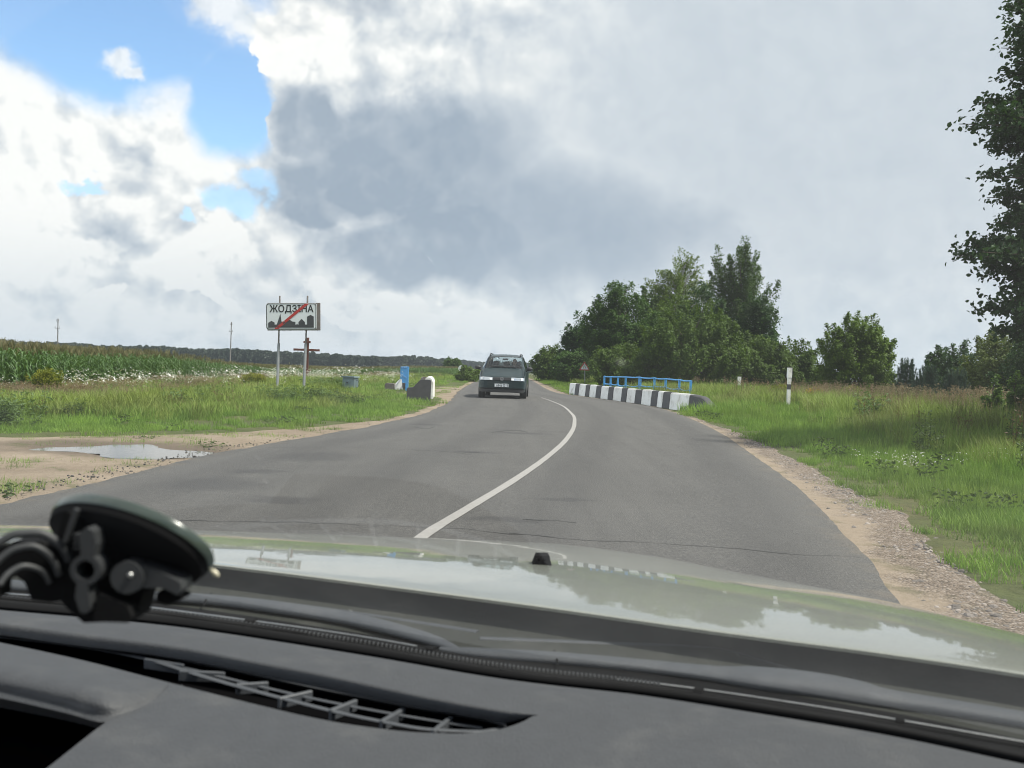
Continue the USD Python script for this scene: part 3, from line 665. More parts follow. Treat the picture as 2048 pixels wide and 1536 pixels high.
# goldenrod clumps
gold_f = leaf_mat("goldenrod_flowers", [(.16, .19, .02), (.34, .33, .02), (.50, .46, .04)], trans=.2)
orange_f = leaf_mat("tansy_flowers", [(.50, .30, .012), (.60, .38, .015), (.7, .46, .03)], trans=.2)
L_gold = leaf_mat("goldenrod_leaves", [(.05, .085, .02), (.085, .13, .03), (.12, .165, .04)])
def goldenrod(u, vtop, wpx, y, seed, label, fl, hh=None):
    rng = np.random.default_rng(seed); top = at(u, vtop, y); gz = float(height(top[0], y)); H = top[2] - gz; R = wpx / F_PX * y / 2
    n = int(60 + 160 * R); a = rng.uniform(0, 6.28, n); r = R * np.sqrt(rng.uniform(0, 1, n)); b = np.stack([r * np.cos(a), r * np.sin(a) * .7, 0 * r], -1)
    hgt = H * (1 - .22 * (r / R) ** 2) * rng.uniform(.82, 1.0, n); lean = rng.normal(0, .09, (n, 2)) * hgt[:, None]
    tip = b + np.c_[lean, hgt]
    t = thing("goldenrod_clump", label, "wildflowers", (top[0], y, gz))
    part(t, "stems", cat([tube([p0, p0 * .5 + p1 * .5, p1], [.006, .005, .003], 4, caps=False) for p0, p1 in zip(b, tip)]), L_gold)
    i = np.repeat(np.arange(n), 16); s = rng.uniform(.1, .85, len(i))[:, None]
    part(t, "leaves", leaves(b[i] + (tip[i] - b[i]) * s + rng.normal(0, .03, (len(i), 3)), rng.normal(0, 1, (len(i), 3)), .10, rng, aspect=.25), L_gold)
    i = np.repeat(np.arange(n), 34); s = rng.uniform(0, 1, len(i))[:, None]
    part(t, "flowers", leaves(tip[i] - np.array([0, 0, 1]) * s * H * .2 + rng.normal(0, .05, (len(i), 3)) * (.25 + s), rng.normal(0, 1, (len(i), 3)), .035, rng, aspect=.8), fl)
goldenrod(96, 733, 52, 27, 201, "tall yellow goldenrod clump at the edge of the maize on the far left", gold_f)
goldenrod(510, 744, 44, 38, 202, "low yellow goldenrod clump left of the town sign posts", gold_f)
goldenrod(1560, 766, 44, 43, 203, "yellow-green goldenrod patch just left of the near white marker post", gold_f)
goldenrod(1632, 772, 34, 40, 204, "orange-yellow flower patch right of the near white marker post", orange_f)
goldenrod(1706, 769, 46, 40, 205, "yellow goldenrod patch at the foot of the free-standing bush", gold_f)

# ---- instanced ground cover
def instancer(name, label, protos, pos, idx, rzs, scl, cat_=None):
    """protos: [(name, mesh, material)]; one object that nobody could count."""
    pi = UsdGeom.PointInstancer.Define(stage, _name("/World", name)); path = str(pi.GetPath())
    paths = []
    for nm, m, mm in protos:
        p = part(path, nm, m, mm); paths.append(Sdf.Path(p))
    pi.CreatePrototypesRel().SetTargets(paths)
    pi.CreatePositionsAttr(Vt.Vec3fArray.FromNumpy(np.asarray(pos, np.float32)))
    pi.CreateProtoIndicesAttr(Vt.IntArray.FromNumpy(np.asarray(idx, np.int32)))
    h = np.asarray(rzs) / 2
    q = Vt.QuathArray([Gf.Quath(float(math.cos(a)), 0, 0, float(math.sin(a))) for a in h])
    pi.CreateOrientationsAttr(q)
    s = np.asarray(scl, np.float32); s = np.repeat(s[:, None], 3, 1) if s.ndim == 1 else s
    pi.CreateScalesAttr(Vt.Vec3fArray.FromNumpy(s))
    _tag(pi.GetPrim(), label, cat_, None, "stuff")
def tuft(rng, n, rad, h, w, lean=.45, segs=3):
    """A tuft of bent blades."""
    a = rng.uniform(0, 6.28, n); r = rad * np.sqrt(rng.uniform(0, 1, n)); b = np.stack([r * np.cos(a), r * np.sin(a), 0 * r - .03], -1)
    d = rng.uniform(0, 6.28, n); H = h * rng.uniform(.45, 1.1, n); ln = lean * rng.uniform(.1, 1.1, n) * H
    dv = np.stack([np.cos(d), np.sin(d), 0 * d], -1); sd = np.stack([-np.sin(d), np.cos(d), 0 * d], -1) * (w * rng.uniform(.6, 1.2, n))[:, None]
    V, F = [], []; k = 0
    t = np.linspace(0, 1, segs + 1)
    rows = [b + dv * (ln * tt ** 2)[:, None] + np.stack([0 * H, 0 * H, H * (tt - .25 * tt ** 3 * (ln / np.maximum(H, 1e-6)))], -1) for tt in t]
    P = []
    for j, tt in enumerate(t[:-1]):
        ww = sd * (1 - .75 * tt); P += [rows[j] - ww, rows[j] + ww]
    P.append(rows[-1])
    V = np.stack(P, 1); m = V.shape[1]; f = []
    for j in range(segs - 1): f += [[2 * j, 2 * j + 1, 2 * j + 3], [2 * j, 2 * j + 3, 2 * j + 2]]
    f.append([2 * segs - 2, 2 * segs - 1, m - 1])
    F = (np.array(f)[None] + (np.arange(n) * m)[:, None, None]).reshape(-1, 3)
    return trimesh.Trimesh(V.reshape(-1, 3), F, process=False)
def stalks(rng, n, rad, h):
    """Grass stalks with seed heads."""
    out = []
    for _ in range(n):
        a, r = rng.uniform(0, 6.28), rad * math.sqrt(rng.uniform()); b = np.array([r * math.cos(a), r * math.sin(a), -.02]); H = h * rng.uniform(.7, 1.1); l = rng.normal(0, .1, 2) * H
        tip = b + np.array([l[0], l[1], H])
        out.append(tube([b, (b + tip) / 2 + np.array([0, 0, .04]), tip], [.0022, .0018, .001], 3, caps=False))
        c = tip - (tip - b) * rng.uniform(0, .2, 10)[:, None] + rng.normal(0, .012, (10, 3))
        out.append(leaves(c, rng.normal(0, 1, (10, 3)), .035, rng, aspect=.4))
    return cat(out)
rng = np.random.default_rng(5)
G_lush = blade_mat("lush_grass", [(0.1096, 0.2026, 0.0268), (0.1863, 0.3087, 0.0416), (0.2740, 0.3858, 0.0670)], dry_amt=.3)
G_mead = blade_mat("meadow_grass", [(0.1340, 0.1976, 0.0347), (0.2233, 0.3015, 0.0551), (0.3350, 0.3534, 0.0867)], dry=(.19, .15, .07), dry_amt=.5)
G_seed = blade_mat("seed_heads", [(0.1800, 0.1485, 0.0825), (0.2640, 0.2093, 0.1200), (0.3240, 0.2903, 0.1800)], dry=(.24, .14, .08), dry_amt=.5)
protos = [("short_tuft", tuft(rng, 70, .13, .15, .0035), G_lush), ("short_tuft", tuft(rng, 60, .12, .20, .004), G_lush),
          ("medium_tuft", tuft(rng, 70, .18, .34, .005), G_lush), ("medium_tuft", tuft(rng, 70, .2, .4, .005, .6), G_mead),
          ("tall_tuft", tuft(rng, 80, .3, .66, .007), G_mead), ("tall_tuft", tuft(rng, 80, .3, .75, .007, .6), G_mead),
          ("seed_stalks", stalks(rng, 26, .3, .85), G_seed),
          ("broad_weed", leaves(np.c_[rng.normal(0, .09, (60, 2)), rng.uniform(.01, .2, 60)], rng.normal(0, 1, (60, 3)), .055, rng, shape=6, aspect=.5), L_gold)]
def weed(rng, n, rad, h, lf, m_):
    out = []
    for _ in range(n):
        a, r = rng.uniform(0, 6.28), rad * math.sqrt(rng.uniform()); b = np.array([r * math.cos(a), r * math.sin(a), -.03]); H = h * rng.uniform(.6, 1.1); l = rng.normal(0, .12, 2) * H
        tip = b + np.array([l[0], l[1], H]); out.append(tube([b, (b + tip) / 2, tip], [.004, .003, .0015], 3, caps=False))
        c = b + (tip - b) * rng.uniform(.15, 1.0, 22)[:, None] + rng.normal(0, .035, (22, 3)); out.append(leaves(c, rng.normal(0, 1, (22, 3)), lf, rng, aspect=.38))
    return cat(out)
L_weed = leaf_mat("weed_leaves", [(.09, .15, .045), (.14, .21, .07), (.19, .25, .10)])
L_dock = leaf_mat("dock_seeds", [(.10, .06, .03), (.15, .09, .045), (.19, .13, .07)])
protos += [("leafy_weed", weed(rng, 12, .28, .8, .09, 0), L_weed), ("leafy_weed", weed(rng, 10, .22, .6, .07, 0), L_gold), ("dock_plant", weed(rng, 4, .12, .8, .045, 0), L_dock)]
def scatter(x0, x1, y0, y1, step, rng):
    gx, gy = np.meshgrid(np.arange(x0, x1, step), np.arange(y0, y1, step))
    x = (gx + rng.uniform(-.6, .6, gx.shape) * step).ravel(); y = (gy + rng.uniform(-.6, .6, gy.shape) * step).ravel()
    az = np.degrees(np.arctan2(x, np.maximum(y, .1)))
    k = (np.abs(az) < 40) & (np.hypot(x, y) > 3.2)
    return x[k], y[k]
def clear_of_objects(x, y):
    return ~(((np.abs(x - PAR_X(y)) < .2) & (y > 26) & (y < 48)))
def PAR_X(y): return np.interp(y, [27, 29.5, 34, 47], [6.9, 6.1, 5.36, 3.1])
rows = []
for (ya, yb, st, big) in ((3.5, 9, .115, 1.0), (9, 16, .16, 1.0), (16, 28, .25, 1.35), (28, 50, .42, 1.9), (50, 110, .95, 3.0)):
    x, y = scatter(-42 if yb < 60 else -60, 34 if yb < 60 else 50, ya, yb, st, rng)
    left, right = xd(y) - x, x - xg(y)
    en = edge_noise(y, 31, .35, .9) + (meshkit.fbm(np.stack([x * 1.3, y * 1.3, 0 * x], -1), 4, 17) - .5) * 1.6
    off = np.maximum(left, right) + en * .7
    # patches of grass on the bare earth
    isl = meshkit.fbm(np.stack([x * .75, y * 1.1, 0 * x + 9], -1), 4, 23)
    inl = (left < 0) & (x < xl(y) - .25)
    pd = distance(pud_poly, _pts(x, y))
    patch = inl & (isl > .515 - .05 * (y < 10.5)) & (pd > .12)
    ingr = (right < 0) & (x > xr(y) + .35) & (isl > .64)
    ok = ((off > .02) & ((left > -.1) | (right > -.1))) | patch | ingr
    ok &= rng.uniform(0, 1, len(x)) < np.where(patch | ingr, .75, np.clip(.35 + off * 1.2, 0, 1))
    thin = meshkit.fbm(np.stack([x * .55, y * .55, 0 * x + 33], -1), 4, 61)
    ok &= ~((thin > .56) & (off < 2.2) & (rng.uniform(0, 1, len(x)) < .5)) | patch | ingr
    x, y, off, patch = x[ok], y[ok], off[ok], (patch | ingr)[ok]; left, right = left[ok], right[ok]
    lush = meshkit.fbm(np.stack([x * .35, y * .35, 0 * x + 4], -1), 4, 41)
    dist_in = np.where(patch, 0, off)
    isright = right > 0
    tallness = np.where(isright, np.clip((dist_in - 1.6) / 3.0, 0, 1), np.clip((dist_in - (1.2 + 1.8 * (y < 17))) / 4.0, 0, 1)) * (.55 + .9 * lush)
    u = rng.uniform(0, 1, len(x)); pidx = np.where(u < .5, 0, 1)
    pidx = np.where(tallness > .22 + .25 * rng.uniform(0, 1, len(x)), np.where(u < .6, 2, 3), pidx)
    tall_ok = np.where(isright, dist_in > 4.2, dist_in > 4.0)
    pidx = np.where((tallness > .5 + .3 * rng.uniform(0, 1, len(x))) & tall_ok, np.where(u < .5, 4, 5), pidx)
    seedy = np.where(isright, np.clip((dist_in - 4.5) / 4, 0, .09) * np.clip((x / np.maximum(y, 1) - .22) / .12, .12, 1), np.clip((dist_in - 6) / 8, 0, .10))
    pidx = np.where(rng.uniform(0, 1, len(x)) < seedy, 6, pidx)
    pidx = np.where(rng.uniform(0, 1, len(x)) < .012, 7, pidx)
    wz = meshkit.fbm(np.stack([x * .28, y * .28, 0 * x + 14], -1), 4, 51)
    pidx = np.where((dist_in > 2.4) & (rng.uniform(0, 1, len(x)) < np.clip((wz - .46) * 1.0, .012, np.where(isright, .013, .13))), np.where(rng.uniform(0, 1, len(x)) < .5, 8, 9), pidx)
    pidx = np.where((dist_in > 3.2) & (rng.uniform(0, 1, len(x)) < .02), 10, pidx)
    open_ = (np.abs(x - y * .2925) < .9) & (y > 24) & (y < 38.5)       # mown turf before the marker post
    pidx = np.where(open_, 1, pidx)
    by_block = (y > 27) & (y < 34) & (x > xr(y) + .12) & (x < PAR_X(y) + .4)
    pidx = np.where(by_block, 2, pidx)
    sc = rng.uniform(.75, 1.3, len(x)); sx = sc * big
    sz = sc * np.where(pidx < 2, min(big, 1.5), np.where(pidx < 4, min(big, 1.25), 1.0)) * np.where(left > 0, .62, 1) * np.where(patch, 1.25, 1) * np.clip(.45 + dist_in * .9, .35, 1)
    rows.append((np.stack([x, y, height(x, y)], -1), pidx, rng.uniform(0, 6.28, len(x)), np.stack([sx, sx, sz], -1)))
P_ = [np.concatenate([r[i] for r in rows]) for i in range(4)]
keep = clear_of_objects(P_[0][:, 0], P_[0][:, 1])
instancer("verge_grass", "green grass and weeds covering both verges of the road", protos, P_[0][keep], P_[1][keep], P_[2][keep], P_[3][keep])

for nm, lab, ps, ix, rz_, sc_, tone in STONES:
    pr = []
    for k in range(3):
        r2 = np.random.default_rng(900 + k); st = trimesh.creation.icosphere(1, 1.0); st.vertices *= (1 + .3 * (r2.uniform(0, 1, (len(st.vertices), 1)) - .5)); st.apply_scale((1.2, .9, .65))
        pr.append(("stone", st, plain(f"{nm}_stone_{'abc'[k]}", np.array(tone) * (.75, 1.1, 1.7)[k], .9, .2, 30)))
    instancer(nm, lab, pr, ps, ix, rz_, sc_)
# white wild flowers
fl_m = leaf_mat("white_petals", [(.62, .63, .6), (.74, .74, .72), (.8, .8, .78)], trans=.2)
def flowers(rng, n, rad, h):
    out = []
    for _ in range(n):
        a, r = rng.uniform(0, 6.28), rad * math.sqrt(rng.uniform()); H = h * rng.uniform(.65, 1.1)
        b = np.array([r * math.cos(a), r * math.sin(a), H]); k = 6; an = np.linspace(0, 6.28, k, endpoint=False); R = rng.uniform(.009, .021) * (.45 if h < .3 else 1.45)
        tilt = rng.normal(0, .35, 2)
        V = np.c_[R * np.cos(an), R * np.sin(an), R * (np.cos(an) * tilt[0] + np.sin(an) * tilt[1])]
        out.append(trimesh.Trimesh(np.vstack([V, [[0, 0, .006]]]) + b, [[j, (j + 1) % k, k] for j in range(k)], process=False))
    return cat(out)
fp = [("flower_cluster", flowers(rng, 46, .34, .74), fl_m), ("flower_cluster", flowers(rng, 26, .3, .85), fl_m), ("flower_cluster", flowers(rng, 9, .18, .25), fl_m)]
pos, idx = [], []
def patch_at(u, v, ru, ry, n, kind=0, z=-.3):
    q = gp(u, v, z)
    s = rng.normal(0, .5, (n, 2)) * np.array([ru, ry]) + q[:2]
    for a in s: pos.append((a[0], a[1], float(height(*a)))); idx.append(kind if kind == 2 or rng.uniform() < .7 else 1)
for (u, v, ru, ry, n, k) in ((330, 812, 1.3, 1.4, 60, 2), (250, 806, 2.2, 1.6, 30, 2), (60, 800, 2, 2, 20, 2), (340, 780, 4.5, 6, 16, 0), (450, 777, 4.6, 7, 20, 0), (570, 778, 4.0, 7, 22, 0), (640, 778, 3.2, 7, 20, 0), (720, 778, 3.4, 7, 20, 0), (180, 786, 4, 4, 8, 1), (420, 792, 5, 4, 14, 1), (650, 792, 4, 4, 12, 1), (120, 790, 3, 2.5, 20, 1), (545, 828, .35, .4, 6, 2), (560, 800, 3, 3, 14, 2)):
    patch_at(u, v, ru, ry, n, k)
for (u, v, ru, ry, n) in ((1800, 955, .45, .5, 10), (1805, 975, .3, .3, 5), (1715, 838, 1.2, 1.5, 6), (1900, 850, 2, 3, 8), (2030, 955, .4, .5, 3)):
    patch_at(u, v, ru, ry, n, 2, -.1)
pos = np.array(pos); instancer("white_wildflowers", "white wild flowers scattered through the left verge", fp, pos, idx, rng.uniform(0, 6.28, len(pos)), rng.uniform(.7, 1.2, len(pos)))

# maize field
G_corn = leaf_mat("maize_leaves", [(0.0655, 0.1258, 0.0380), (0.1121, 0.2013, 0.0569), (0.1868, 0.2786, 0.0791)], trans=.3, rough=.4)
G_tass = leaf_mat("maize_tassels", [(.15, .14, .06), (.21, .19, .085), (.27, .235, .12)], trans=.2)
def maize(rng):
    H = 1.55; lv = []
    st = tube([(0, 0, -.1), (.01, 0, H * .6), (0, .01, H * 1.12)], [.014, .011, .005], 5, caps=False)
    for k in range(11):
        z = H * (.1 + .85 * k / 10); a = (k % 2) * np.pi + rng.normal(0, .5) + 1.2; L = .62 * rng.uniform(.75, 1.15) * (1 - .25 * abs(k / 10 - .4)); up = rng.uniform(.6, 1.1)
        t = np.linspace(0, 1, 6); d = np.array([math.cos(a), math.sin(a)]); w = .034 * np.array([.6, 1, 1, .8, .5, .05])
        c = np.c_[d[0] * L * t, d[1] * L * t, z + L * (up * t - (up + .35) * t ** 2.2)]
        s = np.array([-d[1], d[0], 0])
        lv.append(grid(np.stack([c - s * w[:, None], c - np.array([0, 0, .012]), c + s * w[:, None]], 1))[0])
    ts = []
    for k in range(7):
        a = rng.uniform(0, 6.28); d = np.array([math.cos(a), math.sin(a), 0]) * (.5 if k else 0)
        ts.append(tube([(0, 0, H * 1.05), np.array([0, 0, H * 1.14]) + d * .12, np.array([0, 0, H * 1.22]) + d * .22], [.006, .008, .004], 3, caps=False))
    return cat([st] + lv), cat(ts)
cp = []
mz = [maize(rng) for _ in range(4)]
for m_, t_ in mz: cp.append(("maize_plant", m_, G_corn))
for m_, t_ in mz: cp.append(("maize_tassel", t_, G_tass))
CORN = np.array([(-60, 18), (-30, 26), (-18.6, 33.5), (-19.5, 45), (-21.5, 62), (-22.5, 78), (-17, 90), (-10.5, 100), (-7.5, 120), (-8, 160), (-10, 230), (-30, 420), (-260, 420), (-260, 60)])
corn_poly = sg.Polygon(CORN); corn_front = sg.LineString(CORN[:12])
pts = []
for (lo, hi, sx, sy) in ((0, 6, .42, .30), (6, 22, .8, .7), (22, 140, 1.9, 2.0)):
    gx, gy = np.meshgrid(np.arange(-140, -4, sx), np.arange(18, 330, sy)); x = (gx + rng.normal(0, .08, gx.shape)).ravel(); y = (gy + rng.uniform(-.5, .5, gy.shape) * sy).ravel()
    az = np.degrees(np.arctan2(x, y)); k = (az > -38); x, y = x[k], y[k]
    ins = contains_xy(corn_poly, x, y); x, y = x[ins], y[ins]
    d = distance(corn_front, _pts(x, y)); k = (d >= lo) & (d < hi); pts.append(np.c_[x[k], y[k], np.full(k.sum(), 1.0 + (lo > 5) * .15 + (lo > 20) * .5)])
pts = np.vstack(pts); n = len(pts)
hgt = np.interp(pts[:, 1], [30, 60, 85, 130], [1.12, 1.06, .64, .56]) * rng.uniform(.9, 1.1, n) * (1 + .1 * (meshkit.fbm(pts * np.array([.15, .15, 0]), 3, 5) - .5))
z = height(pts[:, 0], pts[:, 1]); pos = np.c_[pts[:, :2], z]; rz = rng.uniform(0, 6.28, n); k4 = rng.integers(0, 4, n); sc = np.stack([pts[:, 2], pts[:, 2], hgt], -1)
instancer("maize_field", "field of tall green maize with pale tassels behind the left verge", cp, np.vstack([pos, pos]), np.r_[k4, k4 + 4], np.r_[rz, rz], np.vstack([sc, sc]))

# far woods
L_far = leaf_mat("far_forest_leaves", [(.016, .03, .014), (.028, .05, .02), (.045, .07, .028)], trans=.15)
fps = []
for k in range(4):
    r2 = np.random.default_rng(300 + k); n = 420; a = r2.uniform(0, 6.28, n); t = r2.uniform(0, 1, n); R = 3.2 * PROFILE["alder" if k % 2 else "bush"](t) * np.sqrt(r2.uniform(.3, 1, n))
    c = np.stack([R * np.cos(a), R * np.sin(a), 1 + t * 9.0], -1)
    fps.append(("forest_tree", cat([leaves(c, unit(c - np.array([0, 0, 5])), 1.5, r2, aspect=.8), tube([(0, 0, -1), (0, 0, 8)], [.25, .1], 5)]), L_far))
def wood_band(name, label, u0, u1, y, htop, rowsn, rng):
    pos, sc = [], []
    for row in range(rowsn):
        xs = np.arange((u0 - 1024) / F_PX * y, (u1 - 1024) / F_PX * y, 3.4)
        for x in xs:
            yy = y + row * 6 + rng.normal(0, 2); xx = x + rng.normal(0, 1.2)
            pos.append((xx, yy, float(height(xx, yy)) - .3)); sc.append(htop((xx / yy) * F_PX + 1024) * (1 + .05 * rng.normal()) * (.92 + .2 * meshkit.noise(np.array([xx * .03, 3.0, 7.0]))) / 10.0)
    sc = np.array(sc)
    instancer(name, label, fps, np.array(pos), rng.integers(0, 4, len(pos)), rng.uniform(0, 6.28, len(pos)), np.stack([np.full(len(sc), 1.1), np.full(len(sc), 1.1), sc], -1))
wood_band("forest", "long dark far-off wood along the horizon behind the maize", -350, 892, 700, lambda u: np.interp(u, [0, 400, 780, 800, 892], [11.3, 10.8, 9.8, 10.4, 9.2]), 4, rng)
wood_band("forest", "farther bluish strip of wood at the end of the road behind the car", 880, 1180, 1050, lambda u: 11.5, 3, rng)
wood_band("forest", "small strip of far wood seen between the bushes on the right", 1740, 1960, 520, lambda u: 4.6, 3, rng)

# ------------------------------------------------------------------ bridge parapets, railings, signs
white_p = plain("whitewash", (.70, .70, .67), .85, .06, 4, bump=.004, bscale=18, dirt=(.30, .28, .24), dirt_scale=2.6, dirt_at=(.47, .75))
black_p = plain("black_paint", (.045, .045, .048), .8, .25, 5, bump=.004, bscale=18, dirt=(.12, .115, .105), dirt_scale=3, dirt_at=(.55, .8))
concrete = plain("old_concrete", (.14, .125, .11), .95, .25, 5, bump=.012, bscale=14, dirt=(.05, .048, .042), dirt_scale=2.2)
blue_p = plain("blue_paint", (.065, .29, .60), .45, .12, 6, dirt=(.16, .13, .11), dirt_scale=7, dirt_at=(.66, .8))
galv = plain("grey_painted_steel", (.24, .25, .26), .5, .12, 5, dirt=(.17, .16, .15), dirt_scale=4, dirt_at=(.55, .8))
rusty = plain("weathered_steel", (.16, .145, .135), .7, .25, 8, dirt=(.16, .085, .05), dirt_scale=10)
sign_w = plain("sign_white", (.72, .75, .77), .35, .04, 3, dirt=(.5, .5, .48), dirt_scale=3, dirt_at=(.6, .85))
sign_k = plain("sign_black", (.02, .021, .022), .4, .1, 6)
sign_sky = plain("sign_grey_black", (.05, .053, .058), .45, .3, 9, dirt=(.12, .12, .125), dirt_scale=12, dirt_at=(.6, .8))
sign_r = plain("sign_red", (.44, .035, .03), .4, .1, 6)
brown_p = plain("brown_timber", (.12, .042, .028), .75, .25, 9, bump=.004, bscale=30)

# right-hand parapet: concrete blocks along the road edge, each painted white then black
def block_profile(h, w):
    return sg.Polygon([(-w / 2, 0), (w / 2, 0), (w / 2 - .05, h - .05), (w / 2 - .09, h), (-w / 2 + .09, h), (-w / 2 + .05, h - .05)])
def run_section(parent, name, a, b, h, w, m, seed, taper=None):
    a, b = np.asarray(a, float), np.asarray(b, float); d = b - a; L = np.linalg.norm(d); d /= L; n = np.array([-d[1], d[0]])
    prof = np.array(block_profile(h, w).exterior.coords)[:-1]; k = 9; s = np.linspace(0, 1, k); V = []
    for t in s:
        f = 1.0 if taper is None else np.interp(t, taper[0], taper[1])
        ring = [np.r_[a + d * L * t + n * q[0], -.12 + (q[1] + .12 if q[1] > 0 else 0) * f] for q in prof]
        V.append(ring)
    V = np.array(V); V += (meshkit.fbm(V * 5 + seed, 3, seed)[..., None] - .5) * .014
    K = len(prof); F = []
    for i in range(k - 1):
        for j in range(K):
            p, q = i * K + j, i * K + (j + 1) % K; F += [[p, q, q + K], [p, q + K, p + K]]
    for j in range(1, K - 1): F += [[0, j + 1, j], [(k - 1) * K, (k - 1) * K + j, (k - 1) * K + j + 1]]
    m_ = trimesh.Trimesh(V.reshape(-1, 3), np.array(F), process=False)
    if m_.volume < 0: m_.invert()
    part(parent, name, m_, m, smooth=25)
line = resample([(3.02, 47.6), (3.5, 45), (4.3, 40.5), (5.4, 34.1)], n=200)
sl = np.r_[0, np.cumsum(np.linalg.norm(np.diff(line, axis=0), axis=1))]; tot = sl[-1]
def on_line(s): return np.array([np.interp(s, sl, line[:, 0]), np.interp(s, sl, line[:, 1])])
where = ['farthest in the row, by the warning sign', 'second from the warning sign', 'third from the warning sign', 'fourth, middle of the long row', 'fifth from the warning sign', 'sixth from the warning sign', 'seventh, just before the joint in the row']
nb = 7; bl = tot / nb
for k in range(nb):
    a, b = on_line(k * bl + .03), on_line((k + 1) * bl - .03); mid = a + (b - a) * (.60 + .03 * math.sin(k * 2.1))
    t = thing("parapet_block", "black and white bridge parapet block, " + where[k], "barrier", group="painted parapet blocks along the right of the bridge")
    run_section(t, "white_section", a, mid, .53 + .012 * math.sin(k * 3.3), .36, white_p, k + 1)
    run_section(t, "black_section", mid + (b - a) * .0015, b, .53 + .012 * math.sin(k * 3.3), .362, black_p, k + 21)
near = resample([(5.36, 33.9), (5.43, 33.0), (5.57, 32.0), (5.9, 30.4), (6.42, 29.2)], n=120); ns = np.r_[0, np.cumsum(np.linalg.norm(np.diff(near, axis=0), axis=1))]; nt = ns[-1]
def on_near(f): return np.array([np.interp(f * nt, ns, near[:, 0]), np.interp(f * nt, ns, near[:, 1])])
t = thing("parapet_block", "white parapet block with black band, just this side of the joint in the row", "barrier", group="painted parapet blocks along the right of the bridge")
run_section(t, "white_section", on_near(.0), on_near(.156), .54, .36, white_p, 41)
run_section(t, "black_section", on_near(.158), on_near(.333), .54, .362, black_p, 42)
t = thing("parapet_block", "nearest parapet block on the right, its black end sloping down into the grass", "barrier", group="painted parapet blocks along the right of the bridge")
run_section(t, "white_section", on_near(.337), on_near(.688), .53, .36, white_p, 43)
run_section(t, "black_section", on_near(.69), on_near(1.0), .53, .362, black_p, 44, taper=([0, .45, 1], [1, .92, .22]))

# right-hand blue railing
def railing(name, label, pts, tops, doubles, seed, rails=(.98, .52)):
    """Posts at pts (x, y) with tops at given heights, square section, joined by slightly bent rails."""
    rng = np.random.default_rng(seed); t = thing(name, label, "railing")
    prev = None
    for i, (q, zt) in enumerate(zip(pts, tops)):
        q = np.asarray(q, float); g0 = float(height(*q))
        for s in ((-.07, .07) if i in doubles else (0,)):
            d = (np.asarray(pts[min(i + 1, len(pts) - 1)]) - np.asarray(pts[max(i - 1, 0)])); d = d / np.linalg.norm(d)
            x, y = q + d * s * 1.2
            pm = box(.10, .10, zt - g0 + .3, (x, y, (zt + g0 - .3) / 2), .008); rot(pm, (0, 1, 0), rng.normal(0, .5), (x, y, g0))
            part(t, "post", pm, blue_p)
        if prev is not None:
            p0, z0 = prev
            for f in rails:
                za, zb = float(height(*p0)) * (1 - f) + z0 * f, g0 * (1 - f) + zt * f
                n = 8; tt = np.linspace(.0, 1, n); sag = -.035 * np.sin(np.pi * tt) * rng.uniform(.0, 1.6) * (1.4 if f < .9 else .7)
                P = np.c_[p0[0] + (q[0] - p0[0]) * tt, p0[1] + (q[1] - p0[1]) * tt, za + (zb - za) * tt + sag]
                P[:, :2] += 0
                part(t, "rail", tube(P, .033, 8), blue_p, smooth=40)
        prev = (q, zt)
    return t
rp = []
for u, v, y in ((1209, 752, 54), (1222, 752.5, 52.9), (1236, 753, 51.9), (1252, 753.5, 50.7), (1280, 754, 48.8), (1309, 755.5, 47.0), (1332, 757, 45.6), (1359, 759, 44.0), (1382, 761, 42.8)):
    rp.append(at(u, v, y))
railing("bridge_railing", "long blue metal bridge railing behind the black and white parapet on the right", [q[:2] for q in rp], [q[2] for q in rp], (4,), 5)
lp = []
for k in range(9): lp.append(at(815.5 - 1.55 * k, 733.5, 42.5 + 1.9 * k))
railing("bridge_railing", "blue metal bridge railing on the left verge, seen end-on", [q[:2] for q in lp], [q[2] for q in lp], (), 6, rails=(.98, .55, .2))

# left-hand parapet remains
def slab_thing(name, label, O, rz, poly, depth, m, second=None, bevel=None):
    t = thing(name, label, "concrete block", O, rz)
    return t
def upright(poly, depth):
    """Polygon in the local xz plane, extruded along +y."""
    m = extrude(sg.Polygon(poly).buffer(.02).buffer(-.02).simplify(.003), depth)
    m.apply_transform(trimesh.transformations.rotation_matrix(math.pi / 2, (1, 0, 0))); m.apply_translation((0, depth, 0)); return m
q = gp(813, 800); q[2] = -.1
t = thing("parapet_end_block", "big black-painted end block of the left parapet beside the road", "concrete block", q, .10)
w_ = (861 - 813) / F_PX * q[1]
part(t, "black_body", upright([(0, 0), (w_, 0), (w_, .74), (w_ - .03, .78), (w_ * .56, .78), (w_ * .30, .56), (w_ * .26, .52), (.02, .50), (0, .46)], .42), black_p)
q2 = gp(862, 797); q2[2] = -.1
t = thing("parapet_block", "white block of the left parapet standing end-on right behind the big black block", "barrier", q2 + np.array([-.09, .2, 0]), .06)
part(t, "white_section", upright([(-.16, 0), (.13, 0), (.12, .66), (.08, .76), (.0, .83), (-.10, .83), (-.16, .76)], 3.4), white_p)
q3 = gp(846, 786); q3[2] = -.1
t = thing("concrete_slab", "bare grey concrete block peeping over the big black block", "concrete block", q3 + np.array([-.25, 2.2, 0]), .2)
part(t, "slab", upright([(0, 0), (.5, 0), (.5, .70), (.46, .74), (.05, .73), (0, .68)], .6), concrete)
q4 = gp(785, 781, -.05); q4[2] = -.1
t = thing("parapet_block", "short white block lying tilted in the grass beside the blue railing", "barrier", q4, .25)
m = upright([(0, .0), (.46, 0), (.46, .46), (.40, .46), (.02, .10)], .38); m.apply_translation((0, 0, .06)); rot(m, (0, 1, 0), -6)
part(t, "white_section", m, white_p)
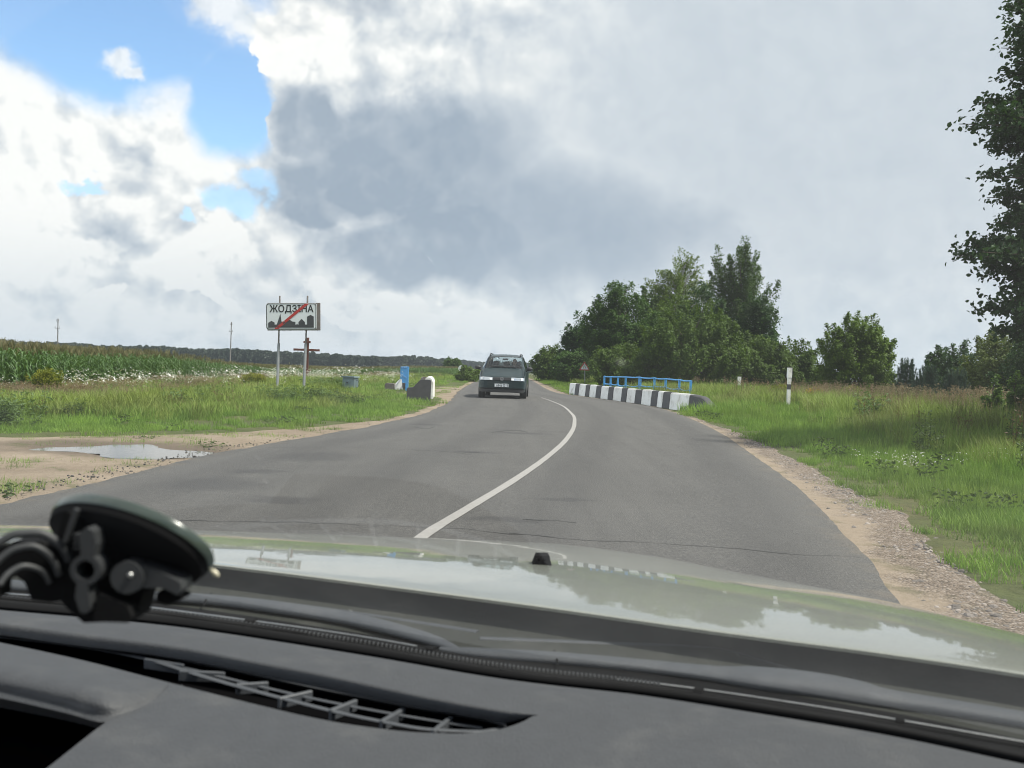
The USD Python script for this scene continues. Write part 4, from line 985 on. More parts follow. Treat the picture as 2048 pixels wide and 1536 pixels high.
q5 = gp(760, 782, -.05); q5[2] = -.1
t = thing("concrete_slab", "low dark concrete slab lying in the grass between the cabinet and the white block", "concrete block", q5 + np.array([0, 1.5, 0]), -.12)
part(t, "slab", upright([(0, 0), (.45, 0), (.44, .33), (.40, .36), (.06, .38), (0, .33)], .5), concrete)
q6 = gp(777, 782, -.05); q6[2] = -.1
t = thing("concrete_slab", "dark concrete slab half hidden behind the tilted white block", "concrete block", q6 + np.array([.1, 2.5, 0]), .1)
part(t, "slab", upright([(0, 0), (.42, 0), (.42, .36), (.36, .38), (.03, .35)], .5), concrete)

# cabinet
q = gp(700, 788, -.05); gz = float(height(q[0], q[1])); d0 = q[1]
t = thing("electrical_cabinet", "weathered grey-blue metal cabinet on legs in the grass right of the sign", "cabinet", (q[0], q[1], gz), -.35)
cab = plain("faded_blue_grey_paint", (.12, .17, .18), .55, .15, 5, dirt=(.15, .12, .10), dirt_scale=5, dirt_at=(.56, .75))
W = .50; zb, zt = .20, .60
part(t, "body", box(W, .34, zt - zb, (0, 0, (zt + zb) / 2), .012), cab)
part(t, "roof", upright([(-W / 2 - .04, zt + .003), (W / 2 + .04, zt + .003), (W / 2 + .02, zt + .05), (-W / 2 - .02, zt + .05)], .44).apply_translation((0, -.23, 0)), cab)
part(t, "door", box(W - .07, .012, zt - zb - .07, (0, -.178, (zt + zb) / 2), .004), cab)
dial = trimesh.creation.cylinder(.085, .02, sections=24); rot(dial, (1, 0, 0), 90); dial.apply_translation((-.02, -.195, .42)); part(t, "cover_plate", dial, cab, smooth=30)
k_ = trimesh.creation.cylinder(.03, .03, sections=16); rot(k_, (1, 0, 0), 90); k_.apply_translation((-.02, -.212, .41)); part(t, "knob", k_, sign_k, smooth=30)
for x in (-.2, .2):
    for y in (-.12, .12): part(t, "leg", box(.045, .045, .32, (x, y, .05)), rusty)
for x in (-.1, .0, .09): part(t, "conduit", tube([(x, -.02, .21), (x + .01, -.02, .1), (x, 0, -.1)], .02, 8), sign_k, smooth=40)
part(t, "cable", tube(resample([(W / 2, 0, .50), (W / 2 + .09, 0, .47), (W / 2 + .13, 0, .36), (W / 2 + .09, 0, .26), (W / 2 + .01, .02, .22)], 16), .011, 6), sign_k, smooth=40)

# town sign
yS = 30.6
def S(u, v): return at(520 + u / 6.98, 580 + v / 6.98, yS)
tS = thing("town_sign", "white town exit sign with a red diagonal stripe on two metal posts", "road sign", (0, 0, 0))
# local axes of the sign's face: along its lower edge, upright, and towards us
O = S(85, 552); X = unit(S(790, 552) - O); Zt = unit(S(85, 187) - O); Zt = unit(Zt - X * (Zt @ X)); Nf = np.cross(X, Zt)
sc_ = np.linalg.norm(S(790, 552) - O) / 705.0
def face(m, off): m = m.copy(); m.vertices[:, :2] *= 1; return frame(m, O + Nf * off, X, Zt, Nf)
def P_(u, v): return ((u - 85) * sc_, (552 - v) * sc_)
def poly_(l): return sg.Polygon([P_(*q) for q in l])
rr = sg.box(*P_(85, 552), *P_(792, 185)).buffer(-35 * sc_).buffer(35 * sc_)
part(tS, "panel", face(extrude(rr, .03), -.03), sign_w)
ring = sg.box(*P_(91, 547), *P_(786, 190)).buffer(-30 * sc_).buffer(30 * sc_); ring = ring.difference(sg.box(*P_(99, 540), *P_(778, 197)).buffer(-30 * sc_).buffer(30 * sc_))
part(tS, "border", face(extrude(ring, .003), .001), sign_k)
sky_l = [(115, 527), (115, 458), (160, 430), (205, 455), (205, 482), (235, 482), (242, 462), (287, 330), (300, 440), (330, 442), (380, 436), (418, 415), (450, 440), (495, 445), (495, 485), (506, 485), (517, 468), (530, 485), (538, 485), (538, 448), (582, 402), (628, 450), (628, 482), (658, 482), (658, 372), (708, 347), (752, 372), (752, 527)]
part(tS, "skyline", face(extrude(poly_(sky_l), .003), .001), sign_sky)
stripe = poly_([(196, 545), (628, 191), (688, 191), (252, 545)])
chips = [poly_([(228, 528), (262, 500), (258, 516), (290, 505), (262, 520), (238, 532)]), poly_([(312, 478), (330, 446), (350, 432), (344, 452), (366, 446), (336, 470)]), poly_([(352, 505), (358, 462), (364, 470), (362, 508)]), poly_([(395, 432), (405, 418), (418, 414), (412, 426)])]
st = stripe
for c_ in chips[:2] + chips[3:]: st = st.difference(c_)
part(tS, "stripe", face(extrude(st, .003), .0055), sign_r)
txt = meshkit.text_mesh("ЖОДЗІНА", 1.0, .003, bold=True)
b = txt.bounds; w0, h0 = b[1, 0] - b[0, 0], 1.0
x0, x1 = P_(136, 0)[0], P_(748, 0)[0]; hh = 97 * sc_; yb = P_(0, 308)[1]
cap = meshkit.text_mesh("Н", 1.0, .003).bounds; ch = cap[1, 1] - cap[0, 1]
txt.apply_translation((-b[0, 0], -cap[0, 1], 0)); txt.apply_scale(((x1 - x0) / w0, hh / ch, 1)); txt.apply_translation((x0, yb, 0))
part(tS, "lettering", face(txt, .001), sign_k)
b0 = O - Nf * .10
part(tS, "back_box", frame(box(740 * sc_, 385 * sc_, .06, (382 * sc_, 180 * sc_, -.07), .006), O, X, Zt, Nf), rusty)
for (ut, ub, vb, um) in ((264, 226, 1478, 236), (653, 594, 1490, 622)):
    top, bot = S(ut, 78), S(ub, vb + 25); mid = top + (bot - top) * .47; ax = unit(top - bot)
    off = -Nf * .13
    part(tS, "post", tube([bot * .3 + mid * .7 + off, top + off], .026, 4), rusty)
    g_ = tube([bot + np.array([0, 0, -.3]) + off, mid + off + ax * .02], .046, 4); part(tS, "post_sleeve", g_, galv)

# wayside cross
q = gp(611, 755, -.4); yC = 62.0
def C(u, v): return at(520 + u / 6.98, 580 + v / 6.98, yC)
tC = thing("wayside_cross", "dark brown wooden orthodox cross standing behind the right post of the town sign", "cross")
def beam(a, b, w, d):
    a, b = np.asarray(a), np.asarray(b); L = np.linalg.norm(b - a); z = unit(b - a); x = unit(np.cross(z, (0, 1, 0))) if abs(z[2]) < .9 else np.array([1.0, 0, 0]); y = np.cross(z, x); x = np.cross(y, z)
    return frame(box(w, d, L, (0, 0, L / 2), .012), a, x, y, z)
bt = C(654, 1230); bt[2] = float(height(bt[0], bt[1])) - .2
part(tC, "upright", beam(bt, C(668, 665), .16, .15), brown_p)
part(tC, "main_crossbar", beam(C(470, 830) + [0, -.06, 0], C(836, 843) + [0, -.06, 0], .15, .11), brown_p)
part(tC, "top_bar", beam(C(610, 726) + [0, -.06, 0], C(710, 728) + [0, -.06, 0], .13, .11), brown_p)
part(tC, "slanted_bar", beam(C(568, 1192) + [0, -.06, 0], C(716, 1118) + [0, -.06, 0], .13, .11), brown_p)

# warning sign
yW = 74.0
tW = thing("warning_sign", "small triangular road-narrows warning sign on a thin post beyond the parapet", "road sign")
a, b_, c_ = at(1169, 722.5, yW), at(1157.8, 740.2, yW), at(1180.2, 741.0, yW)
cen = (a + b_ + c_) / 3; X2 = unit(c_ - b_); Z2 = unit(a - (b_ + c_) / 2); N2 = np.cross(X2, Z2)
w2 = np.linalg.norm(c_ - b_); h2 = np.linalg.norm(a - (b_ + c_) / 2)
tri = sg.Polygon([(-w2 / 2, 0), (w2 / 2, 0), (0, h2)]); tri = tri.buffer(-.05).buffer(.05)
Ow = (b_ + c_) / 2
part(tW, "panel", frame(extrude(tri, .02), Ow, X2, Z2, N2), sign_w)
part(tW, "red_border", frame(extrude(tri.difference(tri.buffer(-.075)), .003), Ow + N2 * .021, X2, Z2, N2), sign_r)
sym = sg.MultiPolygon([sg.Polygon([(-.10, .14), (-.06, .14), (-.05, .26), (-.025, .32), (-.025, .5), (-.055, .5), (-.055, .33), (-.09, .26)]), sg.Polygon([(.10, .14), (.06, .14), (.05, .26), (.025, .32), (.025, .5), (.055, .5), (.055, .33), (.09, .26)])])
part(tW, "symbol", frame(extrude(sym, .003), Ow + N2 * .021, X2, Z2, N2), sign_k)
pb = at(1170, 772, yW); part(tW, "post", tube([np.array([pb[0], yW + .04, float(height(pb[0], yW)) - .2]), Ow + np.array([0, .04, h2 * .8])], .03, 8), galv, smooth=40)

# marker posts
def marker(label, u, vt, y):
    top = at(u, vt, y); gz = float(height(top[0], y)); H = top[2] - gz
    t = thing("marker_post", label, "marker post", (top[0], y, gz), .12, group="black and white marker posts on the right verge")
    # widening head with a slanting top, narrower shaft, black band
    def pz(z0, z1, wa, wb, dd): return upright([(-wa * .43, z0), (wa * .43, z0), (wb * .43, z1), (-wb * .43, z1)], dd).apply_translation((0, -dd / 2, 0))
    part(t, "foot", pz(-.2, H * .44, .13, .13, .12), white_p)
    part(t, "black_band", pz(H * .44 + .001, H * .575, .132, .132, .122), black_p)
    part(t, "shaft", pz(H * .575 + .001, H * .74, .13, .165, .12), white_p)
    part(t, "head", pz(H * .74 + .001, H, .185, .19, .14), white_p)
    part(t, "side_stripe", box(.012, .145, H * .25, (.0885, 0, H * .87)), black_p)
marker("near black and white marker post standing in the tall grass right of the parapet", 1579.5, 735.5, 37.5)
marker("far small black and white marker post in front of the copse", 1479, 753.5, 53.0)

# power line poles
pole_m = plain("grey_timber_pole", (.19, .18, .17), .9, .2, 4)
def pole(label, u, vt, ub, y, arms):
    top = at(u, vt, y); bx = at(ub, 715, y); gz = float(height(bx[0], y))
    t = thing("power_pole", label, "power pole")
    part(t, "mast", tube([(bx[0], y, gz - .5), top], [.15, .10], 10), pole_m, smooth=40)
    for z, w in arms:
        c = top + np.array([0, -.16, -z]); part(t, "crossarm", box(w, .08, .09, c, .01), pole_m)
        for s in (-1, 1): part(t, "insulator", tube([c + np.array([s * (w / 2 - .1), 0, .06]), c + np.array([s * (w / 2 - .1), 0, .2]), c + np.array([s * (w / 2 - .1), 0, .42])], [.035, .05, .03], 8), galv, smooth=40)
pole("lone power line pole rising from the maize at the far left", 116, 637, 115, 205, ((.55, .7), (2.1, 1.2)))
pole("second power line pole, rising from the maize left of the town sign", 463, 644, 460.5, 215, ((.6, .6), (2.2, 1.0)))
# round sign far down the road behind the car
q = at(923, 737, 96); t = thing("road_sign", "tiny round road sign on the far left verge behind the oncoming car", "road sign", (q[0], 96, float(height(q[0], 96))))
dsk = trimesh.creation.cylinder(.32, .02, sections=24); rot(dsk, (1, 0, 0), 90); dsk.apply_translation((0, -.05, q[2] - float(height(q[0], 96)))); part(t, "disc", dsk, sign_w, smooth=30)
part(t, "post", tube([(0, 0, -.2), (0, 0, q[2] - float(height(q[0], 96)) + .3)], .03, 6), galv)

# ------------------------------------------------------------------ summer haze
hz = M("summer_haze", {"v": ("principled_volume", {"color": (.72, .80, .90), "density": .00013, "anisotropy": .2})}, [], surface=None, volume="v.volume")
lo = ground_mesh.vertices[:, 2].min() - 1.0
solo("haze", box(4700, 3500, 40 - lo, (0, 1250, (40 + lo) / 2)), hz, kind="stuff", label="thin summer haze over the fields")

# ------------------------------------------------------------------ our own car: bonnet, cowl, wipers, windscreen, dashboard
K = .85                                                   # size of the cabin round the eye
def CP(u, v, h): return gp(u, v, EYE[2] - K * h)
def curve(pts):
    P = np.asarray(pts, float); f = _PI(P[:, 0], P[:, 1]); lo, hi = P[0, 0], P[-1, 0]
    s0, s1 = (P[1, 1] - P[0, 1]) / (P[1, 0] - P[0, 0]), (P[-1, 1] - P[-2, 1]) / (P[-1, 0] - P[-2, 0])
    def g_(u):
        u = np.asarray(u, float)
        return np.where(u < lo, P[0, 1] + (u - lo) * s0, np.where(u > hi, P[-1, 1] + (u - hi) * s1, f(np.clip(u, lo, hi))))
    return g_
# materials
def glossy_paint():
    g = G(); pos = g("geometry", {}, "position")
    fl = g("voronoi_texture", {"scale": 1400.0}, "color", vector=pos)
    c = g("rgb_ramp", {"ramp": [(0, (.19, .20, .17)), (1, (.27, .285, .245))]}, "color", fac=g("separate_color", {}, "r", color=fl))
    dust = g.step(g.noise(pos, 5, 6, .6), .3, .75, .02, .30)
    c = g.mixc(dust, c, (.26, .25, .22))
    p = g("principled_bsdf", {"metallic": .2, "roughness": .45, "coat_weight": 1.0, "coat_roughness": .035, "coat_ior": 1.45}, "BSDF", base_color=c,
          coat_normal=g("bump", {"distance": .0004}, "normal", height=g.noise(pos, 9, 2, .5)))
    return M("silver_green_car_paint", g.n, g.l, surface=p)
own_paint = glossy_paint()
def grained(name, color, rough, grain=420., depth=.0006, var=.12):
    g = G(); pos = g("geometry", {}, "position"); c = np.array(color)
    v = g("voronoi_texture", {"scale": grain}, "distance", vector=pos); n = g.noise(pos, 60, 5, .65)
    col = g("rgb_ramp", {"ramp": [(.2, c * (1 - var)), (.8, c * (1 + var))]}, "color", fac=n)
    dn = g.noise(pos, 14, 6, .6); col = g.mixc(g.step(dn, .5, .8, 0, .18), col, (.16, .155, .145))
    p = g("principled_bsdf", {"roughness": rough, "specular_ior_level": .4}, "BSDF", base_color=col, normal=g("bump", {"distance": depth}, "normal", height=g.math("add", v, g.math("multiply", n, .6))))
    return M(name, g.n, g.l, surface=p)
vent_m = grained("vent_plastic", (.052, .056, .063), .55, 600., .0002)
dash_m = grained("dashboard_plastic", (.037, .039, .043), .66, 420., .0004)
trim_m = grained("wiper_plastic", (.050, .055, .063), .6, 700., .0003)
cowl_m = grained("cowl_plastic", (.022, .024, .020), .75, 500., .0006)
rubber = plain("black_rubber", (.0045, .0045, .005), .85, .2, 30, spec=.15)
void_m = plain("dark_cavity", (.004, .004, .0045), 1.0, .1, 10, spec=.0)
steel = plain("bright_steel", (.42, .42, .41), .35, .08, 20, metallic=1.0)
cup_m = plain("mount_plastic", (.024, .0255, .0275), .55, .15, 60)

ours = thing("car", "silver-green car we look out of: dashboard, wipers and bonnet in the foreground", "car")
U = np.linspace(-420, 2480, 88)
# bonnet: from its rear edge the metal falls away ever more steeply to the crest seen against the road
E1 = curve([(-420, 1046), (150, 1097), (440, 1128), (760, 1168), (1080, 1210), (1450, 1262), (1750, 1301), (2048, 1345), (2480, 1425)])
CR = curve([(-420, 1046), (0, 1050), (440, 1062), (760, 1073), (1080, 1086), (1300, 1112), (1450, 1140), (1750, 1198), (2048, 1270), (2480, 1392)])
rows_, X_ = [], np.r_[np.linspace(0, 1.0, 26), np.linspace(1.03, 1.6, 12)]
A1 = .066
for u in U:
    p0 = CP(u, float(E1(u)), .34) - EYE; rho = math.hypot(p0[0], p0[1]); dirh = p0[:2] / rho; h0 = -p0[2]
    d = ray(u, float(CR(u))); dd = d[:2] / np.linalg.norm(d[:2])
    Tn = -d[2] / math.hypot(d[0], d[1])
    gap = max(h0 - Tn * rho, .012)
    a2 = (Tn - A1) ** 2 / (4 * gap); xc = (Tn - A1) / (2 * a2)
    x = X_ * xc; hh = h0 + A1 * x + a2 * x * x
    rows_.append(np.c_[np.outer(rho + x, dirh) + EYE[:2], EYE[2] - hh])
Hd = np.array(rows_)
# smooth across, then turn the rear edge down
from scipy.ndimage import gaussian_filter1d
Hd[..., 2] = gaussian_filter1d(Hd[..., 2], 1.6, axis=0, mode="nearest")
lip = Hd[:, :1].copy(); lip[..., 2] -= .006; lip2 = Hd[:, :1].copy(); lip2[..., :2] = EYE[:2] + (lip2[..., :2] - EYE[:2]) * .997; lip2[..., 2] -= .0015
hood_full = np.concatenate([lip, lip2, Hd], 1)
hood_mesh, _ = grid(hood_full.transpose(1, 0, 2))
if hood_mesh.face_normals[:, 2].mean() < 0: hood_mesh.invert()
part(ours, "bonnet", hood_mesh, own_paint, smooth=70)
# washer nozzle on the bonnet
nz_ = CP(1077, 1129, .315)
iu = int(np.argmin(abs(U - 1077))); col_ = Hd[iu]; pr = np.array([(768 - F_PX * ((q - EYE) @ _U) / ((q - EYE) @ _f)) for q in col_]); j_ = int(np.argmin(abs(pr[:24] - 1127))); nz_ = col_[j_]
dn_ = np.linalg.norm(nz_ - EYE); wz = 40 / F_PX * dn_
nozzle = trimesh.convex.convex_hull(np.array([(-wz / 2, -.014, -.003), (wz / 2, -.014, -.003), (wz / 2, .02, -.003), (-wz / 2, .02, -.003), (-wz * .36, -.010, wz * .46), (wz * .36, -.010, wz * .46), (wz * .3, .012, wz * .5), (-wz * .3, .012, wz * .5), (-wz * .2, 0, wz * .56), (wz * .2, 0, wz * .56)]))
T_ = np.eye(4); T_[:3, 0], T_[:3, 1], T_[:3, 2] = _R, np.cross([0, 0, 1.], _R), (0, 0, 1); T_[:3, 3] = nz_; nozzle.apply_transform(T_)
nzp = part(ours, "washer_nozzle", nozzle, rubber)
for s in (-.25, .25):
    jt = trimesh.creation.icosphere(2, .0022); jt.apply_translation(nz_ + _R * s * wz * .6 + np.array([0, -.0135, wz * .3])); part(nzp, "jet", jt, void_m)
# cowl panel under the rear edge of the bonnet
DL = curve([(-420, 1182), (0, 1220), (342, 1252), (430, 1264), (742, 1313), (1000, 1357), (1100, 1370), (1256, 1387), (1512, 1426), (1768, 1469), (2048, 1528), (2480, 1620)])
co = []
for u in U:
    e1, dl = float(E1(u)), float(DL(u))
    a, b = CP(u, e1 - 26, .372), CP(u, dl - 8, .385)
    co.append([a, CP(u, e1 + .25 * (dl - e1), .378), CP(u, e1 + .5 * (dl - e1), .380), CP(u, e1 + .75 * (dl - e1), .383), b])
cowl = np.array(co).transpose(1, 0, 2)
cm, _ = grid(cowl)
if cm.face_normals[:, 2].mean() < 0: cm.invert()
part(ours, "cowl_panel", cm, cowl_m, smooth=True)
# seal along the foot of the windscreen, with its row of ribs
sea = [[CP(u, float(DL(u)) - 40 - .004 * max(u, 0), .379), CP(u, float(DL(u)) - 20, .376), CP(u, float(DL(u)) - 6, .378), CP(u, float(DL(u)) + 14, .395)] for u in U]
sm_, _ = grid(np.array(sea).transpose(1, 0, 2))
if sm_.face_normals[:, 2].mean() < 0: sm_.invert()
seal = part(ours, "windscreen_seal", sm_, rubber, smooth=True)
ribs = []
for u in np.arange(-60, 1320, 8.5):
    ribs.append(box(.0022, .006, .003, CP(u, float(DL(u)) - 27, .3735)))
part(seal, "rib", cat(ribs), cup_m, kind="stuff")
# windscreen pane
pane = []
for u in np.linspace(-420, 2480, 30):
    b = CP(u, float(DL(u)) - 12, .384) - EYE; rho = math.hypot(b[0], b[1]); d = b[:2] / rho
    r_ = [b + EYE]
    for t in np.linspace(.1, 1, 10):
        rr_ = rho * (1 - t) + t * (-.10); zz = b[2] + .53 * (rho - rr_) - .05 * (t * (1 - t)) * 0
        r_.append(np.r_[EYE[:2] + d * max(rr_, .02) + np.array([0, min(rr_, 0)]), EYE[2] + zz])
    pane.append(r_)
g = G()
w_ = g("mix_closure", {}, "closure", fac=g("fresnel", {"IOR": 1.45}, "fac"), closure1=g("transparent_bsdf", {"color": (.94, .96, .95)}, "BSDF"), closure2=g("glossy_bsdf", {"color": (.9, .9, .9), "roughness": .02}, "BSDF"))
pos = g("geometry", {}, "position")
film = g.math("add", g.math("multiply", g.step(g.noise(pos, 7, 6, .6), .35, .7), .008), .004)
spot = g("voronoi_texture", {"scale": 26.0, "randomness": 1.0}, "distance", vector=pos)
film = g.math("add", film, g.math("multiply", g.math("multiply", g.step(spot, .03, .085, 1, 0), g.step(g.noise(pos, 9, 2, .5), .56, .60)), .12))
dust_ = g("mix_closure", {"fac": .5}, "closure", closure1=g("diffuse_bsdf", {"color": (.75, .75, .73)}, "BSDF"), closure2=g("translucent_bsdf", {"color": (.75, .75, .73)}, "BSDF"))
w_ = g("mix_closure", {}, "closure", fac=film, closure1=w_, closure2=dust_)
glass_m = M("windscreen_glass", g.n, g.l, surface=w_)
pm, _ = grid(np.array(pane).transpose(1, 0, 2))
if pm.face_normals[:, 2].mean() > 0: pm.invert()
part(ours, "windscreen", pm, glass_m, smooth=True)

def strip_tube(path, h, n=14, flat=.7, rise=0.0):
    """A bar along photograph points (u, v, half width in pixels) lying on the plane h below the eye."""
    P = resample([(a[0], a[1], a[2]) for a in path], 48)
    C = np.array([CP(a[0], a[1], h) for a in P]); C[:, 2] += rise
    dist = np.linalg.norm(C - EYE, axis=1); R_ = P[:, 2] / F_PX * dist
    T = unit(np.gradient(C, axis=0)); B_ = unit(np.cross(T, (0, 0, 1.0))); Nn = np.cross(B_, T)
    an = np.linspace(0, 2 * np.pi, n, endpoint=False)
    V = C[:, None] + R_[:, None, None] * (np.sign(np.cos(an))[None, :, None] * abs(np.cos(an))[None, :, None] ** .8 * B_[:, None] * 1.5 + flat * np.sin(an)[None, :, None] * Nn[:, None])
    k = len(C); f = []
    for i in range(k - 1):
        for j in range(n): a, b = i * n + j, i * n + (j + 1) % n; f += [[a, a + n, b], [b, a + n, b + n]]
    V = np.vstack([V.reshape(-1, 3), C[0], C[-1]])
    for j in range(n): f += [[k * n, j, (j + 1) % n], [k * n + 1, (k - 1) * n + (j + 1) % n, (k - 1) * n + j]]
    m = trimesh.Trimesh(V, f, process=False)
    if m.volume < 0: m.invert()
    return m
wl = part(ours, "wiper", strip_tube([(-300, 1140, 12), (100, 1177, 12), (290, 1191, 12), (417, 1199, 12.5), (581, 1219, 15), (700, 1238, 15), (827, 1270, 14), (878, 1285, 11), (920, 1301, 4)], .374), trim_m, smooth=50, label="left windscreen wiper with its tip in the middle")
part(wl, "blade_spine", strip_tube([(-300, 1151, 1.7), (12, 1187, 1.8), (137, 1196, 1.8), (270, 1211, 1.9), (502, 1241, 1.9), (700, 1269, 1.9), (834, 1292, 1.8)], .372, 8), steel, smooth=60)
part(wl, "rubber_blade", strip_tube([(-300, 1158, 4), (12, 1195, 4), (270, 1219, 4), (502, 1250, 4), (700, 1278, 4), (912, 1309, 3)], .374, 8), rubber, smooth=60)
for c_ in ((502, 1241), (862, 1297)): part(wl, "clip", strip_tube([(c_[0] - 8, c_[1] - 1.2, 6), (c_[0] + 8, c_[1] + 1.2, 6)], .3715, 8), rubber, smooth=40)
part(wl, "joint_line", strip_tube([(423, 1186, 1.2), (414, 1196, 1.2), (408, 1211, 1.2)], .3705, 6), rubber)
part(wl, "link_rod", strip_tube([(540, 1203, 2), (640, 1216, 3.5), (820, 1243, 4.5), (955, 1264, 5)], .380, 8), trim_m, smooth=50)
wr = part(ours, "wiper", strip_tube([(880, 1298, 5), (960, 1306, 12), (1102, 1316, 15), (1300, 1334, 16), (1435, 1349, 19), (1512, 1358, 28), (1600, 1367, 29), (1716, 1385, 26), (1757, 1394, 21), (1850, 1408, 18), (2048, 1440, 17), (2400, 1510, 17)], .376), trim_m, smooth=50, label="right windscreen wiper with a thicker pivot")
part(wr, "blade_spine", strip_tube([(1230, 1358, 1.4), (1307, 1366, 1.8), (1600, 1407, 2.0), (2048, 1483, 2.2), (2400, 1545, 2.2)], .374, 8), steel, smooth=60)
part(wr, "rubber_blade", strip_tube([(1000, 1338, 3.5), (1307, 1374, 4), (1600, 1416, 4), (2048, 1492, 4), (2400, 1555, 4)], .376, 8), rubber, smooth=60)
for c_ in ((1398, 1380), (1800, 1441)): part(wr, "clip", strip_tube([(c_[0] - 9, c_[1] - 1.4, 7), (c_[0] + 9, c_[1] + 1.4, 7)], .3735, 8), rubber, smooth=40)
part(wr, "joint_line", strip_tube([(1108, 1300, 1.2), (1113, 1314, 1.2), (1116, 1332, 1.2)], .3725, 6), rubber)
part(wr, "link_rod", strip_tube([(960, 1277, 4.5), (1200, 1287, 5.5), (1430, 1299, 5.5), (1535, 1326, 4), (1600, 1345, 4)], .380, 8), trim_m, smooth=50)

# dashboard top
G1 = curve([(-420, 1205), (0, 1247), (137, 1266), (342, 1292), (513, 1324), (639, 1348), (700, 1361), (878, 1399), (1032, 1425), (1075, 1430), (1500, 1500), (2480, 1700)])
hD = .362
def dash_h(u, v):
    """Height of the dash top below the eye (before scaling): level, rounded over at its far edge."""
    d = v - DL(u)
    return hD + .010 * np.clip(1 - d / 16, 0, 1) ** 2 + .000016 * np.clip(d, 0, None)
UA = np.linspace(-420, 2480, 110); rowsA = []
for t in np.r_[np.linspace(0, .15, 5), np.linspace(.22, 1, 12)]:
    v = DL(UA) + (G1(UA) - DL(UA)) * t; rowsA.append([CP(u, vv, float(dash_h(u, vv))) for u, vv in zip(UA, v)])
A = np.array(rowsA)
first = A[:1].copy(); first[..., 2] -= .02
back = np.concatenate([first, A], 0)
# rounded lip into the vent recess
lipr = []
for dv, dh in ((6, .003), (14, .008), (23, .0145)):
    k_ = np.clip((1075 - UA) / 60, 0, 1)
    lipr.append([CP(u, float(G1(u)) + dv * kk, float(dash_h(u, float(G1(u)))) + dh * kk) for u, kk in zip(UA, k_)])
mA, _ = grid(np.concatenate([back, np.array(lipr)], 0))
# front part: from the near edge of the recess towards us; left border follows the edge of the instrument hood
G2 = curve([(-420, 1205), (0, 1285), (154, 1318), (342, 1366), (513, 1409), (620, 1434), (708, 1450), (844, 1465), (913, 1467), (985, 1461), (1040, 1446), (1075, 1430), (1500, 1500), (2480, 1700)])
S_ = np.r_[np.linspace(0, .35, 46), np.linspace(.37, 1, 40)]; Lb = resample([(330, 1363), (275, 1402), (212, 1444), (97, 1534), (-60, 1655), (-260, 1800), (-700, 2100)], 40)
rowsB = []
ut = 330 + (2480 - 330) * S_; vt = G2(ut); vt[0] = 1363
for i, t in enumerate(np.linspace(0, 1, 40)):
    lu, lv = Lb[i]; bu = lu + (2480 - lu) * S_; w = (1 - S_) ** 3
    u = bu; v = (vt + (2900 - vt) * t ** 1.3); v = vt + (1 - w) * (2900 - vt) * t ** 1.3 + w * (lv - 1363)
    rowsB.append([CP(a, b, float(dash_h(a, b)) + .0009 * float(np.clip((1075 - a) / 80, 0, 1))) for a, b in zip(u, v)])
Bm = np.array(rowsB)
drop = Bm[:, :1].copy(); drop[..., 2] -= .05; drop[..., 0] += .012
Bm = np.concatenate([drop, Bm[:, :1] * .75 + drop * .25 + np.array([0, 0, .009]), Bm], 1)
topl = Bm[:1].copy(); topl[..., 2] -= .03 * np.r_[1, 1, np.clip((1078 - ut) / 40, 0, 1)][None, :]
Bm = np.concatenate([topl, Bm], 0)
mB, _ = grid(Bm)
# instrument hood on the left: a roll between the recess and the dark opening
LE = curve([(-420, 1330), (0, 1396), (137, 1427), (212, 1445), (275, 1424), (335, 1372)])
UC = np.linspace(-420, 335, 50); rowsC = [[CP(u, float(G2(u)), hD + .03) for u in UC]]
for t in np.linspace(0, 1, 14):
    v = G2(UC) + (LE(UC) - G2(UC)) * t; bump_ = .014 * math.sin(math.pi * min(1, t * 1.15)) - .05 * max(0, t - .72) ** 1.6
    rowsC.append([CP(u, vv, hD + .002 - bump_ * np.clip((335 - u) / 130, 0, 1)) for u, vv in zip(UC, v)])
last = np.array(rowsC[-1]); rowsC.append(last + np.array([0, .006, -.006])); rowsC.append(last + np.array([0, .04, -.012])); rowsC.append(last + np.array([0, .09, -.05]))
mC, _ = grid(np.array(rowsC))
for m in (mA, mB, mC):
    if m.face_normals[:, 2].mean() < 0: m.invert()
dash = part(ours, "dashboard", mA, dash_m, smooth=60)
part(dash, "front_pad", mB, dash_m, smooth=60)
part(dash, "instrument_hood", mC, dash_m, smooth=60)
# dark well under the vent and the instrument opening
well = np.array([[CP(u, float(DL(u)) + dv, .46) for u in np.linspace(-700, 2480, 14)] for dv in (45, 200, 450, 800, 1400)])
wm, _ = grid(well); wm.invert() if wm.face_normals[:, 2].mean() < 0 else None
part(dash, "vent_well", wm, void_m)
# grille: sloped back wall, rim, middle bar and cross fins
V1 = [(-100, 1262), (150, 1285), (290, 1307), (400, 1327), (639, 1378), (810, 1412), (981, 1443), (1012, 1453)]
wallp = resample(V1, 60)
mW, _ = grid(np.array([[CP(a, float(G1(a)) + 20, hD + .0150) for a in wallp[:, 0]], [CP(a, b, hD + .0165) for a, b in wallp], [CP(a, b + 3, hD + .024) for a, b in wallp], [CP(a, b + 4, hD + .06) for a, b in wallp]]))
mW.invert() if mW.face_normals[:, 2].mean() < 0 else None
part(dash, "vent_wall", mW, dash_m, smooth=40)
part(dash, "vent_rim", strip_tube([(a, b, 3.8) for a, b in ((-100, 1266), (150, 1291), (290, 1317), (400, 1351), (554, 1394), (742, 1439), (872, 1460), (960, 1463), (1012, 1453))], hD + .022, 10, .6), vent_m, smooth=50)
part(dash, "vent_bar", strip_tube([(a, b, 2.8) for a, b in ((330, 1325), (492, 1366), (639, 1400), (793, 1429), (964, 1456))], hD + .024, 10, .7).apply_translation((0, 0, 0)), vent_m, smooth=50)
